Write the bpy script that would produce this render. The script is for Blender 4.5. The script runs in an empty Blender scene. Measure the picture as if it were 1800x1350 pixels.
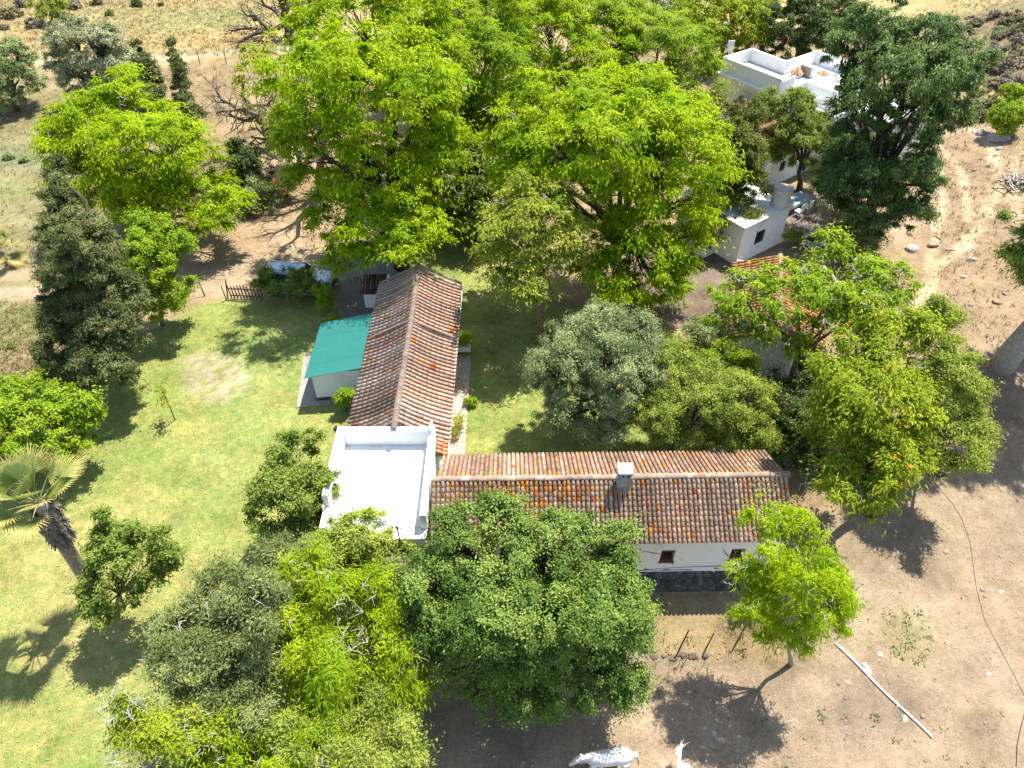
import bpy, bmesh, math, random
import numpy as np
from mathutils import Vector, Matrix
D = bpy.data
sc = bpy.context.scene
COL = sc.collection
random.seed(7)
R = math.radians

# ------------------------------------------------------------------ camera numbers
F = 1260.0; PITCH = R(43.7); CH = 28.0
cp, sp = math.cos(PITCH), math.sin(PITCH)

def sst(x, a, b):
    t = np.clip((np.asarray(x, float) - a) / (b - a), 0, 1)
    return t * t * (3 - 2 * t)

def hnoise(x, y, s=0.0):
    return (np.sin(x * .31 + 1.3 + s) * np.cos(y * .27 - .4 + s) + .5 * np.sin(x * .83 + y * .61 + 2.1 * s)
            + .35 * np.sin(x * 1.7 - y * 1.3 + .7))

def ground(x, y):
    x = np.asarray(x, float); y = np.asarray(y, float)
    front = sst(x, -5.2, -1.8) * (1 - sst(y, 16.7, 17.3) * (1 - sst(x, 12.0, 13.5)) - sst(y, 16.0, 27.0) * sst(x, 12.0, 13.5))
    edge = .28 * sst(x, 0, 3) * (1 - sst(y, 13.2, 13.8)) * (1 - sst(x, 8.4, 12))
    hill = 7.5 * sst(x - .22 * (y - 20), 20, 62) * sst(y, 18, 48)
    far = 3.0 * sst(y, 60, 160)
    out = 1 - sst(y, 17.5, 30) * 0 
    bump = .03 * hnoise(x, y) * (1 - .5 * (sst(x, -6, -4) < .5))
    return -.78 * front - edge + hill + far + bump

def ray(px, py):
    u = (px - 900) / F; v = (675 - py) / F
    return np.array([u, cp + v * sp, -sp + v * cp])
def at(px, py, z=0.0):
    d = ray(px, py); t = (z - CH) / d[2]
    return np.array([0, 0, CH]) + d * t
def atg(px, py):
    d = ray(px, py); lo, hi = 5.0, 400.0
    for t in np.linspace(10, 260, 1500):
        p = np.array([0, 0, CH]) + d * t
        if p[2] <= ground(p[0], p[1]): return p
    return at(px, py)
def atY(px, py, Y):
    d = ray(px, py); return np.array([0, 0, CH]) + d * (Y / d[1])
def depth(p): return p[1] * cp - (p[2] - CH) * sp
def proj(p):
    dz = p[2] - CH; dep = p[1] * cp - dz * sp
    return np.array([900 + F * p[0] / dep, 675 - F * (p[1] * sp + dz * cp) / dep])

# ------------------------------------------------------------------ materials
def nt(name):
    m = D.materials.new(name); m.use_nodes = True
    t = m.node_tree; b = t.nodes['Principled BSDF']
    return m, t, b
def N(t, typ, **kw):
    n = t.nodes.new(typ)
    for k, v in kw.items(): setattr(n, k, v)
    return n
def c4(c): return (c[0], c[1], c[2], 1)
def noise(t, scale, detail=4, rough=.6, coord='Object'):
    tc = N(t, 'ShaderNodeTexCoord'); n = N(t, 'ShaderNodeTexNoise')
    n.inputs['Scale'].default_value = scale; n.inputs['Detail'].default_value = detail; n.inputs['Roughness'].default_value = rough
    t.links.new(tc.outputs[coord], n.inputs['Vector'])
    return n
def ramp(t, src, stops):
    r = N(t, 'ShaderNodeValToRGB'); e = r.color_ramp.elements
    while len(e) < len(stops): e.new(.5)
    for i, (p, c) in enumerate(stops):
        e[i].position = p; e[i].color = c4(c)
    t.links.new(src, r.inputs['Fac']); return r
def mixc(t, f, a, b, mode='MIX'):
    m = N(t, 'ShaderNodeMix', data_type='RGBA', blend_type=mode)
    for s, v in ((0, f), (6, a), (7, b)):
        if hasattr(v, 'links') or isinstance(v, bpy.types.NodeSocket): t.links.new(v, m.inputs[s])
        elif s == 0: m.inputs[0].default_value = v
        else: m.inputs[s].default_value = c4(v)
    return m.outputs[2]
def bump(t, b, h, strength=.4, dist=.02):
    n = N(t, 'ShaderNodeBump'); n.inputs['Strength'].default_value = strength; n.inputs['Distance'].default_value = dist
    t.links.new(h, n.inputs['Height']); t.links.new(n.outputs[0], b.inputs['Normal'])
def pm(name, c1, c2=None, scale=4.0, rough=.8, bmp=.3, lo=.35, hi=.7, metal=0, spec=.3, bd=.02):
    m, t, b = nt(name)
    if c2 is None: c2 = tuple(v * .75 for v in c1)
    n = noise(t, scale, 6, .65)
    r = ramp(t, n.outputs['Fac'], [(lo, c1), (hi, c2)])
    t.links.new(r.outputs[0], b.inputs['Base Color'])
    b.inputs['Roughness'].default_value = rough; b.inputs['Metallic'].default_value = metal
    b.inputs['Specular IOR Level'].default_value = spec
    if bmp:
        n2 = noise(t, scale * 5, 5, .7); bump(t, b, n2.outputs['Fac'], bmp, bd)
    return m
def plaster(name, base=(.78, .78, .76), stain=(.45, .42, .36), amount=.62, scale=1.3):
    m, t, b = nt(name)
    n1 = noise(t, scale, 8, .7); n2 = noise(t, scale * 9, 6, .75)
    mm = N(t, 'ShaderNodeMath', operation='MULTIPLY_ADD'); mm.inputs[1].default_value = .35; 
    t.links.new(n2.outputs['Fac'], mm.inputs[0]); t.links.new(n1.outputs['Fac'], mm.inputs[2])
    r = ramp(t, mm.outputs[0], [(amount, (0, 0, 0)), (amount + .3, (1, 1, 1))])
    t.links.new(mixc(t, r.outputs[0], base, stain), b.inputs['Base Color'])
    b.inputs['Roughness'].default_value = .85; b.inputs['Specular IOR Level'].default_value = .2
    bump(t, b, n2.outputs['Fac'], .25, .01)
    return m
def leafmat(name, a, bcol, trans, tf=.35, rough=.5, spec=.25):
    m, t, b = nt(name)
    at_ = N(t, 'ShaderNodeAttribute'); at_.attribute_name = 'var'
    mid = tuple((x + y) / 2 for x, y in zip(a, bcol))
    r = ramp(t, at_.outputs['Fac'], [(0., a), (.5, mid), (1., bcol)])
    t.links.new(r.outputs[0], b.inputs['Base Color'])
    b.inputs['Roughness'].default_value = rough; b.inputs['Specular IOR Level'].default_value = spec
    tr = N(t, 'ShaderNodeBsdfTranslucent')
    t.links.new(mixc(t, .6, r.outputs[0], trans), tr.inputs['Color'])
    mx = N(t, 'ShaderNodeMixShader'); mx.inputs[0].default_value = tf
    t.links.new(b.outputs[0], mx.inputs[1]); t.links.new(tr.outputs[0], mx.inputs[2])
    t.links.new(mx.outputs[0], t.nodes['Material Output'].inputs['Surface'])
    return m

# ------------------------------------------------------------------ objects
def tag(o, label=None, cat=None, group=None, kind=None):
    if label: o['label'] = label
    if cat: o['category'] = cat
    if group: o['group'] = group
    if kind: o['kind'] = kind
    return o
def thing(name, label, cat, loc, group=None):
    o = D.objects.new(name, None); COL.objects.link(o); o.location = tuple(float(v) for v in loc)
    o.empty_display_size = .3
    return tag(o, label, cat, group)
def rootloc(o):
    while o.parent: o = o.parent
    return Vector(o.location)
def npmesh(name, V, Fq, mat, parent=None, attr=None, smooth=False, origin=None, cattr=None):
    """V n x 3, Fq m x k (k = 3 or 4), in world coordinates"""
    V = np.asarray(V, float); Fq = np.asarray(Fq, np.int32)
    off = np.array(rootloc(parent)) if parent else (np.asarray(origin, float) if origin is not None else np.zeros(3))
    V = V - off
    me = D.meshes.new(name); k = Fq.shape[1]
    me.vertices.add(len(V)); me.vertices.foreach_set('co', V.astype(np.float32).ravel())
    me.loops.add(Fq.size); me.loops.foreach_set('vertex_index', Fq.ravel())
    me.polygons.add(len(Fq)); me.polygons.foreach_set('loop_start', np.arange(len(Fq), dtype=np.int32) * k)
    if smooth: me.polygons.foreach_set('use_smooth', np.ones(len(Fq), bool))
    if attr is not None:
        a = me.attributes.new('var', 'FLOAT', 'FACE'); a.data.foreach_set('value', np.asarray(attr, np.float32))
    if cattr is not None:
        a = me.attributes.new('tint', 'FLOAT_COLOR', 'POINT' if len(cattr) == len(V) else 'FACE')
        a.data.foreach_set('color', np.asarray(cattr, np.float32).ravel())
    me.update(calc_edges=True); me.validate()
    me.materials.append(mat)
    o = D.objects.new(name, me); COL.objects.link(o)
    if parent: o.parent = parent
    else: o.location = tuple(off)
    return o
class MB:
    def __init__(s): s.v = []; s.f = []
    def add(s, V, Fs):
        n = len(s.v); s.v += [tuple(float(c) for c in p) for p in V]; s.f += [tuple(i + n for i in f) for f in Fs]; return s
    def frame(s, o, ax, ay, az, x0, x1, y0, y1, z0, z1):
        o, ax, ay, az = (np.asarray(q, float) for q in (o, ax, ay, az))
        V = [o + ax * x + ay * y + az * z for z in (z0, z1) for y in (y0, y1) for x in (x0, x1)]
        return s.add(V, [(0, 2, 3, 1), (4, 5, 7, 6), (0, 1, 5, 4), (2, 6, 7, 3), (0, 4, 6, 2), (1, 3, 7, 5)])
    def box(s, x0, x1, y0, y1, z0, z1): return s.frame((0, 0, 0), (1, 0, 0), (0, 1, 0), (0, 0, 1), x0, x1, y0, y1, z0, z1)
    def tube(s, pts, rad, n=6, cap=True):
        pts = [np.asarray(p, float) for p in pts]
        if not hasattr(rad, '__len__'): rad = [rad] * len(pts)
        V = []; ref = np.array([.31, .17, .93])
        for i, p in enumerate(pts):
            d = pts[min(i + 1, len(pts) - 1)] - pts[max(i - 1, 0)]; d = d / (np.linalg.norm(d) + 1e-9)
            a = np.cross(d, ref); 
            if np.linalg.norm(a) < .1: a = np.cross(d, [1, 0, 0])
            a /= np.linalg.norm(a); b = np.cross(d, a)
            for k in range(n):
                t = 2 * math.pi * k / n; V.append(p + rad[i] * (math.cos(t) * a + math.sin(t) * b))
        Fs = []
        for i in range(len(pts) - 1):
            for k in range(n):
                k2 = (k + 1) % n; Fs.append((i * n + k, i * n + k2, (i + 1) * n + k2, (i + 1) * n + k))
        if cap: Fs += [tuple(range(n))[::-1], tuple((len(pts) - 1) * n + k for k in range(n))]
        return s.add(V, Fs)
    def cyl(s, c, r0, r1, h, n=20): return s.tube([c, (c[0], c[1], c[2] + h)], [r0, r1], n)
    def ball(s, c, r, nu=10, nv=7, jit=0, rng=random):
        r = np.asarray(r if hasattr(r, '__len__') else (r, r, r), float); c = np.asarray(c, float)
        V = [c + r * (0, 0, -1)]
        for j in range(1, nv):
            ph = -math.pi / 2 + math.pi * j / nv
            for i in range(nu):
                th = 2 * math.pi * i / nu + j * .3
                k = 1 + jit * (rng.random() - .5)
                V.append(c + r * k * np.array([math.cos(ph) * math.cos(th), math.cos(ph) * math.sin(th), math.sin(ph)]))
        V.append(c + r * (0, 0, 1)); Fs = []
        for i in range(nu): Fs.append((0, 1 + (i + 1) % nu, 1 + i))
        for j in range(nv - 2):
            for i in range(nu):
                a = 1 + j * nu + i; b = 1 + j * nu + (i + 1) % nu; Fs.append((a, b, b + nu, a + nu))
        t = len(V) - 1
        for i in range(nu): Fs.append((t, 1 + (nv - 2) * nu + i, 1 + (nv - 2) * nu + (i + 1) % nu))
        return s.add(V, Fs)
    def build(s, name, mat, parent=None, origin=None, smooth=False, bevel=0):
        off = np.array(rootloc(parent)) if parent else (np.asarray(origin, float) if origin is not None else np.zeros(3))
        me = D.meshes.new(name); me.from_pydata([tuple(np.array(p) - off) for p in s.v], [], s.f); me.update()
        if smooth: me.polygons.foreach_set('use_smooth', np.ones(len(me.polygons), bool))
        me.materials.append(mat)
        o = D.objects.new(name, me); COL.objects.link(o)
        if parent: o.parent = parent
        else: o.location = tuple(float(v) for v in off)
        if bevel:
            md = o.modifiers.new('b', 'BEVEL'); md.width = bevel; md.segments = 2; md.limit_method = 'ANGLE'
        return o
# ------------------------------------------------------------------ ground
def inpoly(X, Y, poly):
    r = np.zeros(X.shape, bool); n = len(poly)
    for i in range(n):
        x1, y1 = poly[i][:2]; x2, y2 = poly[(i + 1) % n][:2]
        c = ((y1 > Y) != (y2 > Y)) & (X < (x2 - x1) * (Y - y1) / (y2 - y1 + 1e-12) + x1)
        r ^= c
    return r
def pxpoly(pts): return [at(px, py) for px, py in pts]
def blur(a, k):
    for _ in range(k):
        b = a.copy(); b[1:-1] = (a[:-2] + 2 * a[1:-1] + a[2:]) / 4; a = b.copy()
        a[:, 1:-1] = (b[:, :-2] + 2 * b[:, 1:-1] + b[:, 2:]) / 4
    return a
def segdist(X, Y, pts):
    d = np.full(X.shape, 1e9)
    for (a, b) in zip(pts[:-1], pts[1:]):
        ax, ay, bx, by = a[0], a[1], b[0], b[1]; L = (bx - ax) ** 2 + (by - ay) ** 2 + 1e-9
        t = np.clip(((X - ax) * (bx - ax) + (Y - ay) * (by - ay)) / L, 0, 1)
        d = np.minimum(d, np.hypot(X - ax - t * (bx - ax), Y - ay - t * (by - ay)))
    return d
def axis(lo, hi, st, mid, mst, out0, out1):
    a = list(np.arange(lo, hi, st)); x = hi
    while x < mid: a.append(x); x += mst
    g = mst
    while x < out1: a.append(x); g *= 1.25; x += g
    x = lo; g = st
    while x > out0: g *= 1.3; x -= g; a.insert(0, x)
    return np.array(a)
gx = axis(-34, 40, .22, 70, .5, -400, 400); gy = axis(4, 50, .22, 125, .5, -80, 520)
GX, GY = np.meshgrid(gx, gy); GZ = ground(GX, GY)

LAWN = [(-400, 900), (-60, 850), (60, 835), (140, 800), (165, 700), (215, 620), (330, 545), (400, 524), (470, 528), (560, 522),
        (590, 556), (700, 556), (730, 470), (730, 400), (780, 375), (860, 395), (960, 530), (1120, 560), (1200, 590), (1225, 640), (1200, 700), (1205, 760),
        (1330, 830), (1100, 880), (760, 880), (790, 1020), (740, 1110), (690, 1200), (640, 1420), (600, 1700), (-600, 1700)]
zones = [  # name, pixel polygon, colour, grass, blur
    ('far', [(-3000, -200), (5000, -200), (5000, 90), (1640, 90), (1300, 60), (520, 118), (330, 112), (0, 118), (-3000, 130)], (.31, .25, .115), .55, 6),
    ('far_green', [(250, 30), (460, 20), (480, 45), (300, 75), (200, 60)], (.21, .21, .085), .8, 8),
    ('far_gold', [(0, 62), (110, 52), (180, 75), (60, 105), (0, 112)], (.33, .235, .11), .5, 6),
    ('far_gold', [(330, 62), (480, 58), (500, 80), (300, 92)], (.32, .225, .1), .5, 6),
    ('scrubline', [(-50, -20), (190, -20), (150, 18), (60, 42), (-50, 50)], (.14, .13, .075), .5, 4),
    ('leftfield', [(-600, 130), (60, 130), (330, 215), (350, 330), (210, 430), (120, 470), (-600, 480)], (.19, .17, .085), .6, 8),
    ('leftgreen', [(-300, 255), (70, 262), (90, 300), (-300, 290)], (.12, .15, .08), .8, 5),
    ('leftgreen2', [(-300, 310), (60, 318), (30, 350), (-300, 360)], (.15, .18, .06), .8, 5),
    ('lefttan', [(-500, 560), (170, 560), (150, 680), (-500, 690)], (.22, .17, .1), .5, 8),
    ('lefttan2', [(-500, 520), (120, 520), (90, 600), (-500, 620)], (.17, .19, .075), .9, 7),
    ('yard', [(300, 470), (330, 420), (420, 370), (470, 260), (560, 240), (640, 300), (640, 420), (590, 545), (470, 522), (330, 520)], (.30, .215, .13), .1, 6),
    ('yardgrey', [(585, 440), (690, 420), (720, 470), (700, 550), (600, 556)], (.2, .17, .14), .0, 4),  # greyer, darker corner of the yard without grass
    ('rightcourt', [(1130, 420), (1290, 440), (1300, 480), (1280, 640), (1210, 590), (1100, 530)], (.17, .13, .10), .2, 6),
    ('court2', [(1380, 340), (1480, 330), (1470, 430), (1385, 440)], (.2, .17, .15), .0, 4),
    ('hill', [(1560, 250), (1640, 215), (1900, 260), (2600, 300), (2600, 900), (1700, 860), (1500, 640), (1560, 430)], (.275, .2, .125), .15, 8),
    ('hilltop', [(1640, 70), (2600, 60), (2600, 250), (1800, 250), (1690, 225)], (.2, .165, .09), .45, 8),
    ('hilltop2', [(1660, -60), (2600, -60), (2600, 20), (1690, 40)], (.32, .25, .16), .1, 4),
    ('goldpath', [(1690, 140), (1735, 140), (1765, 225), (1690, 215)], (.34, .235, .11), .3, 4),
    ('paddock', [(760, 1010), (1100, 1040), (1400, 1040), (1470, 900), (1640, 830), (1800, 800), (2600, 800), (2600, 1800), (640, 1800), (700, 1230)], (.262, .198, .128), .05, 8),
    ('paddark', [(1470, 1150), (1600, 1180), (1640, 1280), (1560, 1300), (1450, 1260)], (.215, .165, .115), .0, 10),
    ('padred', [(1700, 900), (1800, 900), (1900, 1250), (1720, 1280), (1640, 1100)], (.26, .192, .125), .0, 12),
    ('padpale', [(1490, 1000), (1535, 1000), (1525, 1150), (1440, 1230), (1400, 1200), (1490, 1120)], (.32, .245, .165), .0, 6),
    ('padpale2', [(1130, 1260), (1200, 1210), (1250, 1220), (1200, 1300), (1250, 1420), (1100, 1420)], (.3, .22, .14), .0, 7),
    ('padgreen', [(1560, 1070), (1640, 1060), (1650, 1150), (1580, 1150)], (.21, .18, .095), .5, 8),
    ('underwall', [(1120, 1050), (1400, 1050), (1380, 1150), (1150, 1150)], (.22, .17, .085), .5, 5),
    ('lawn', LAWN, (.208, .245, .068), 1.0, 3),
    ('lawnpale', [(40, 920), (280, 860), (330, 960), (420, 960), (300, 1120), (240, 1300), (0, 1250), (0, 1000)], (.252, .26, .085), .95, 14),
    ('lawnrich', [(420, 560), (560, 560), (540, 720), (450, 800), (420, 900), (300, 860), (420, 690)], (.205, .255, .075), 1., 14),
    ('bare', [(330, 625), (380, 612), (430, 630), (445, 660), (420, 690), (370, 705), (325, 690), (318, 655)], (.36, .29, .21), .35, 3),
    ('bare2', [(455, 700), (480, 700), (490, 730), (465, 735)], (.24, .25, .08), .7, 5),
]
rngz = np.random.default_rng(2)
C = np.zeros(GX.shape + (3,)); C[:] = (.25, .19, .105); G = np.full(GX.shape, .3)
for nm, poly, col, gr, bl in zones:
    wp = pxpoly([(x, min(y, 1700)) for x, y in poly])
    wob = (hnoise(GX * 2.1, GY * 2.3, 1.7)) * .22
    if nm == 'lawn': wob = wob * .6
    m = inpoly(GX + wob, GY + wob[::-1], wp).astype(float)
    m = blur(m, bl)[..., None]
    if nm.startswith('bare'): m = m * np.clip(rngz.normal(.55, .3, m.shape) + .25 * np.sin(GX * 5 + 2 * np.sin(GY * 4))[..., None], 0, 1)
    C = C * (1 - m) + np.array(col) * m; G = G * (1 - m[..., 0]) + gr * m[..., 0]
def stroke(pts, w, col, gr, soft=.6, lift=None):
    global C, G
    P = [at(*p) for p in pts]; d = segdist(GX + .25 * hnoise(GX * 1.3, GY * 1.1), GY, P)
    m = (1 - sst(d, w * (1 - soft), w * (1 + soft)))[..., None]
    C = C * (1 - m) + np.array(col) * m; G = G * (1 - m[..., 0]) + gr * m[..., 0]
# wheel tracks, foot paths
stroke([(-300, 500), (0, 512), (170, 512), (330, 505), (480, 470), (640, 450)], 1.3, (.31, .235, .15), .05)
stroke([(-300, 484), (0, 488), (180, 488), (320, 470)], .7, (.3, .225, .14), .05)
stroke([(-400, 500), (60, 500), (150, 500)], .35, (.2, .18, .09), .6)
stroke([(1640, 225), (1700, 250), (1738, 290), (1745, 340), (1725, 400), (1700, 440), (1650, 470), (1625, 520), (1622, 600)], .38, (.42, .32, .205), 0.)
stroke([(1640, 260), (1672, 300), (1690, 350), (1700, 400)], .3, (.4, .305, .195), 0.)
stroke([(1600, 640), (1618, 520), (1640, 440), (1655, 380), (1650, 320), (1625, 270)], .28, (.4, .305, .195), 0.)
stroke([(1780, 420), (1765, 360), (1775, 310), (1800, 280)], .3, (.33, .25, .155), 0.)
stroke([(-200, 116), (50, 113), (290, 105), (400, 98), (520, 92)], .9, (.36, .29, .19), .05)
stroke([(820, 1300), (1000, 1270), (1180, 1240), (1300, 1220)], .8, (.27, .2, .13), .0, .9)
# natural blotches: drier and greener turf, trodden and damp soil
def fbm(s, sd):
    q = np.zeros(GX.shape); a = 1.
    for k in range(4):
        f = s * 2.03 ** k; o = sd + 3.7 * k
        q += a * np.sin(GX * f + 1.7 * np.sin(GY * f * .83 + o) + o) * np.cos(GY * f * 1.07 + 1.5 * np.sin(GX * f * .71 - o) + 2 * o); a *= .6
    return q
b1, b2, b3 = fbm(.55, 1.), fbm(1.5, 4.), fbm(.22, 9.)
gk = (G > .8)[..., None]
C = np.where(gk, C * (1 + .07 * b1[..., None] * np.array([1.6, .5, 1.4]) + .08 * b2[..., None] * np.array([1.3, .7, 1.2])),
             C * (1 + .10 * b1[..., None] + .07 * b2[..., None] + .10 * b3[..., None] * np.array([.8, 1, 1.2])))
nv = GX.size; ny, nx = GX.shape
idx = np.arange(nv).reshape(ny, nx)
quads = np.stack([idx[:-1, :-1], idx[:-1, 1:], idx[1:, 1:], idx[1:, :-1]], -1).reshape(-1, 4)
gm, t, b = nt('ground_soil_and_turf')
ta = N(t, 'ShaderNodeAttribute'); ta.attribute_name = 'tint'
n1 = noise(t, .55, 9, .68); n2 = noise(t, 5.0, 6, .7); n3 = noise(t, 19.0, 4, .75); n4 = noise(t, 60.0, 3, .7)
f1 = ramp(t, n1.outputs['Fac'], [(.3, (.7, .69, .66)), (.5, (1, 1, 1)), (.7, (1.22, 1.22, 1.22))])
c = mixc(t, 1., ta.outputs['Color'], f1.outputs[0], 'MULTIPLY')
f2 = ramp(t, n2.outputs['Fac'], [(.3, (.78, .77, .75)), (.7, (1.18, 1.18, 1.2))])
c = mixc(t, .9, c, f2.outputs[0], 'MULTIPLY')
f3 = ramp(t, n3.outputs['Fac'], [(.32, (.62, .62, .62)), (.5, (1, 1, 1)), (.7, (1.35, 1.33, 1.3))])
c = mixc(t, .8, c, f3.outputs[0], 'MULTIPLY')
f4 = ramp(t, n4.outputs['Fac'], [(.35, (.7, .7, .7)), (.65, (1.25, 1.25, 1.22))])
c = mixc(t, .7, c, f4.outputs[0], 'MULTIPLY')
# turf: straw and deep green flecks, by the grass amount
straw = mixc(t, 1., c, (1.5, 1.12, 1.25), 'MULTIPLY'); deep = mixc(t, 1., c, (.66, .92, .6), 'MULTIPLY')
ng = noise(t, 2.2, 9, .75)
rs = ramp(t, ng.outputs['Fac'], [(.48, (0, 0, 0)), (.68, (1, 1, 1))]); rd = ramp(t, ng.outputs['Fac'], [(.3, (1, 1, 1)), (.47, (0, 0, 0))])
def mul(a, b_):
    m = N(t, 'ShaderNodeMath', operation='MULTIPLY'); t.links.new(a, m.inputs[0]); t.links.new(b_, m.inputs[1]); return m.outputs[0]
c = mixc(t, mul(rs.outputs[0], ta.outputs['Alpha']), c, straw); c = mixc(t, mul(rd.outputs[0], ta.outputs['Alpha']), c, deep)
t.links.new(c, b.inputs['Base Color']); b.inputs['Roughness'].default_value = .95; b.inputs['Specular IOR Level'].default_value = .08
bs = N(t, 'ShaderNodeMath', operation='MULTIPLY_ADD'); bs.inputs[1].default_value = .35
vh = N(t, 'ShaderNodeTexVoronoi', feature='SMOOTH_F1'); vh.inputs['Scale'].default_value = 2.7; t.links.new(N(t, 'ShaderNodeTexCoord').outputs['Object'], vh.inputs['Vector'])
hs = N(t, 'ShaderNodeMath', operation='MULTIPLY_ADD'); hs.inputs[1].default_value = .8
t.links.new(vh.outputs['Distance'], hs.inputs[0]); t.links.new(n3.outputs['Fac'], hs.inputs[2])
t.links.new(n4.outputs['Fac'], bs.inputs[0]); t.links.new(hs.outputs[0], bs.inputs[2])
bump(t, b, bs.outputs[0], .9, .06)
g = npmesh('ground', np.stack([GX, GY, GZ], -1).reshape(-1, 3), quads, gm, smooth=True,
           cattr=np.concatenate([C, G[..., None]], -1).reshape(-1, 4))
tag(g, kind='structure')

# turf blades, dry tufts, gravel: uncountable
rng = np.random.default_rng(11)
def zone_mask(poly, X, Y): return inpoly(X, Y, pxpoly(poly))
def blades(name, X, Y, h, w, col, nb=3, spread=.08, lean=.5, z=None):
    n = len(X); X = np.repeat(X, nb) + rng.normal(0, spread, n * nb); Y = np.repeat(Y, nb) + rng.normal(0, spread, n * nb)
    Z = ground(X, Y); hh = np.repeat(h, nb) * rng.uniform(.5, 1.2, n * nb); a = rng.uniform(0, 2 * np.pi, n * nb)
    d = np.stack([np.cos(a), np.sin(a), 0 * a], -1); s = np.stack([-np.sin(a), np.cos(a), 0 * a], -1)
    p = np.stack([X, Y, Z - .01], -1); ww = (w * hh)[:, None]
    tip = p + d * (hh * rng.uniform(.1, lean * 2, n * nb))[:, None] + np.array([0, 0, 1]) * hh[:, None]
    V = np.stack([p - s * ww, p + s * ww, tip], 1).reshape(-1, 3)
    return npmesh(name, V, np.arange(n * nb * 3).reshape(-1, 3), col, attr=rng.uniform(0, 1, n * nb))
turf_m = leafmat('turf_blades', (.17, .22, .05), (.38, .34, .15), (.3, .36, .06), .3, .6, .1)
dry_m = leafmat('dry_blades', (.3, .22, .1), (.2, .19, .07), (.3, .25, .1), .2, .7, .1)
weed_m = leafmat('weed_leaves', (.09, .13, .035), (.17, .19, .06), (.2, .25, .05), .25, .6, .1)
X = rng.uniform(-34, 16, 260000); Y = rng.uniform(8, 48, 260000)
k = zone_mask(LAWN, X, Y) & ~(zone_mask([(330, 630), (380, 618), (430, 640), (430, 670), (370, 695), (325, 680)], X, Y) & (rng.random(len(X)) < .75))
k &= (rng.random(len(X)) < np.clip(30 / Y, .2, 1)) & ~((X > -8) & (X < 12) & (Y > 17) & (Y < 21.6)) & ~((X > -8) & (X < -2.4) & (Y > 17) & (Y < 34.5)) & ~((X > -11.7) & (X < -7) & (Y > 27.5) & (Y < 33.2))
o = blades('lawn_grass', X[k], Y[k], np.full(k.sum(), .075), .16, turf_m, 1, .02, .6); tag(o, 'short mown green grass of the lawn', 'grass', kind='stuff')
def scatter_zone(poly, n): 
    P = np.array([at(*p)[:2] for p in poly]); lo, hi = P.min(0), P.max(0)
    X = rng.uniform(lo[0], hi[0], n); Y = rng.uniform(lo[1], hi[1], n); k = inpoly(X, Y, [tuple(p) for p in P]); return X[k], Y[k]
XS, YS = [], []
for poly, n in (([(-50, 0), (500, 0), (480, 100), (-50, 115)], 9000), ([(-50, 120), (380, 120), (480, 240), (350, 420), (-50, 480)], 5000),
                ([(-60, 530), (150, 530), (140, 680), (-60, 690)], 2500), ([(1640, 20), (1810, 20), (1810, 260), (1700, 230)], 5000),
                ([(1620, 260), (1810, 250), (1810, 640), (1640, 560)], 1700), ([(1130, 1085), (1330, 1085), (1320, 1145), (1140, 1150)], 40)):
    x, y = scatter_zone(poly, n); XS.append(x); YS.append(y)
X = np.concatenate(XS); Y = np.concatenate(YS)
o = blades('dry_grass', X, Y, rng.uniform(.12, .3, len(X)), .12, dry_m, 5, .1, .6); tag(o, 'straw coloured dry grass on the fields and slope', 'grass', kind='stuff')
X, Y = scatter_zone([(1560, 1060), (1650, 1055), (1660, 1160), (1590, 1160)], 70); x2, y2 = scatter_zone([(1640, 250), (1800, 270), (1800, 460), (1660, 420)], 110)
x3, y3 = scatter_zone([(1290, 1240), (1800, 1230), (1800, 1350), (1250, 1350)], 35)
X = np.concatenate([X, x2, x3]); Y = np.concatenate([Y, y2, y3])
o = blades('low_weeds', X, Y, rng.uniform(.04, .13, len(X)), .3, weed_m, 9, .09, .9); tag(o, 'small green weeds sprouting from bare soil', 'weeds', kind='stuff')
# gravel
peb_m, t, b = nt('pebbles'); ta = N(t, 'ShaderNodeAttribute'); ta.attribute_name = 'var'
r = ramp(t, ta.outputs['Fac'], [(0, (.17, .12, .08)), (.6, (.31, .24, .17)), (1, (.46, .39, .31))]); t.links.new(r.outputs[0], b.inputs['Base Color']); b.inputs['Roughness'].default_value = .9
XS, YS = [], []
for poly, n in (([(1130, 1080), (1400, 1180), (1500, 1000), (1650, 850), (1830, 700), (1830, 1400), (700, 1400), (760, 1290)], 6000),
                ([(1560, 260), (1700, 230), (1830, 280), (1830, 640), (1640, 560)], 5000), ([(320, 470), (560, 300), (640, 420), (560, 520)], 900)):
    x, y = scatter_zone(poly, n); XS.append(x); YS.append(y)
X = np.concatenate(XS); Y = np.concatenate(YS); n = len(X)
k = ~((X > -5) & (X < 12.2) & (Y > 16.4)) | (Y > 40); X, Y = X[k], Y[k]; n = len(X)
rr = rng.gamma(1.5, .013, n) + .008; oc = np.array([(1, 0, 0), (0, 1, 0), (-1, 0, 0), (0, -1, 0), (0, 0, .7), (0, 0, -.7)])
V = oc[None] * (rr[:, None, None] * rng.uniform(.6, 1.5, (n, 6, 1))); a = rng.uniform(0, 6.28, n)
ca, sa = np.cos(a)[:, None], np.sin(a)[:, None]
V = np.stack([V[..., 0] * ca - V[..., 1] * sa, V[..., 0] * sa + V[..., 1] * ca, V[..., 2]], -1) + np.stack([X, Y, ground(X, Y) + rr * .05], -1)[:, None]
fo = np.array([(0, 1, 4), (1, 2, 4), (2, 3, 4), (3, 0, 4), (1, 0, 5), (2, 1, 5), (3, 2, 5), (0, 3, 5)])
o = npmesh('gravel', V.reshape(-1, 3), (fo[None] + 6 * np.arange(n)[:, None, None]).reshape(-1, 3), peb_m, attr=np.repeat(rng.random(n), 8)); tag(o, 'loose pale gravel scattered over the bare soil', 'gravel', kind='stuff')

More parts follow.
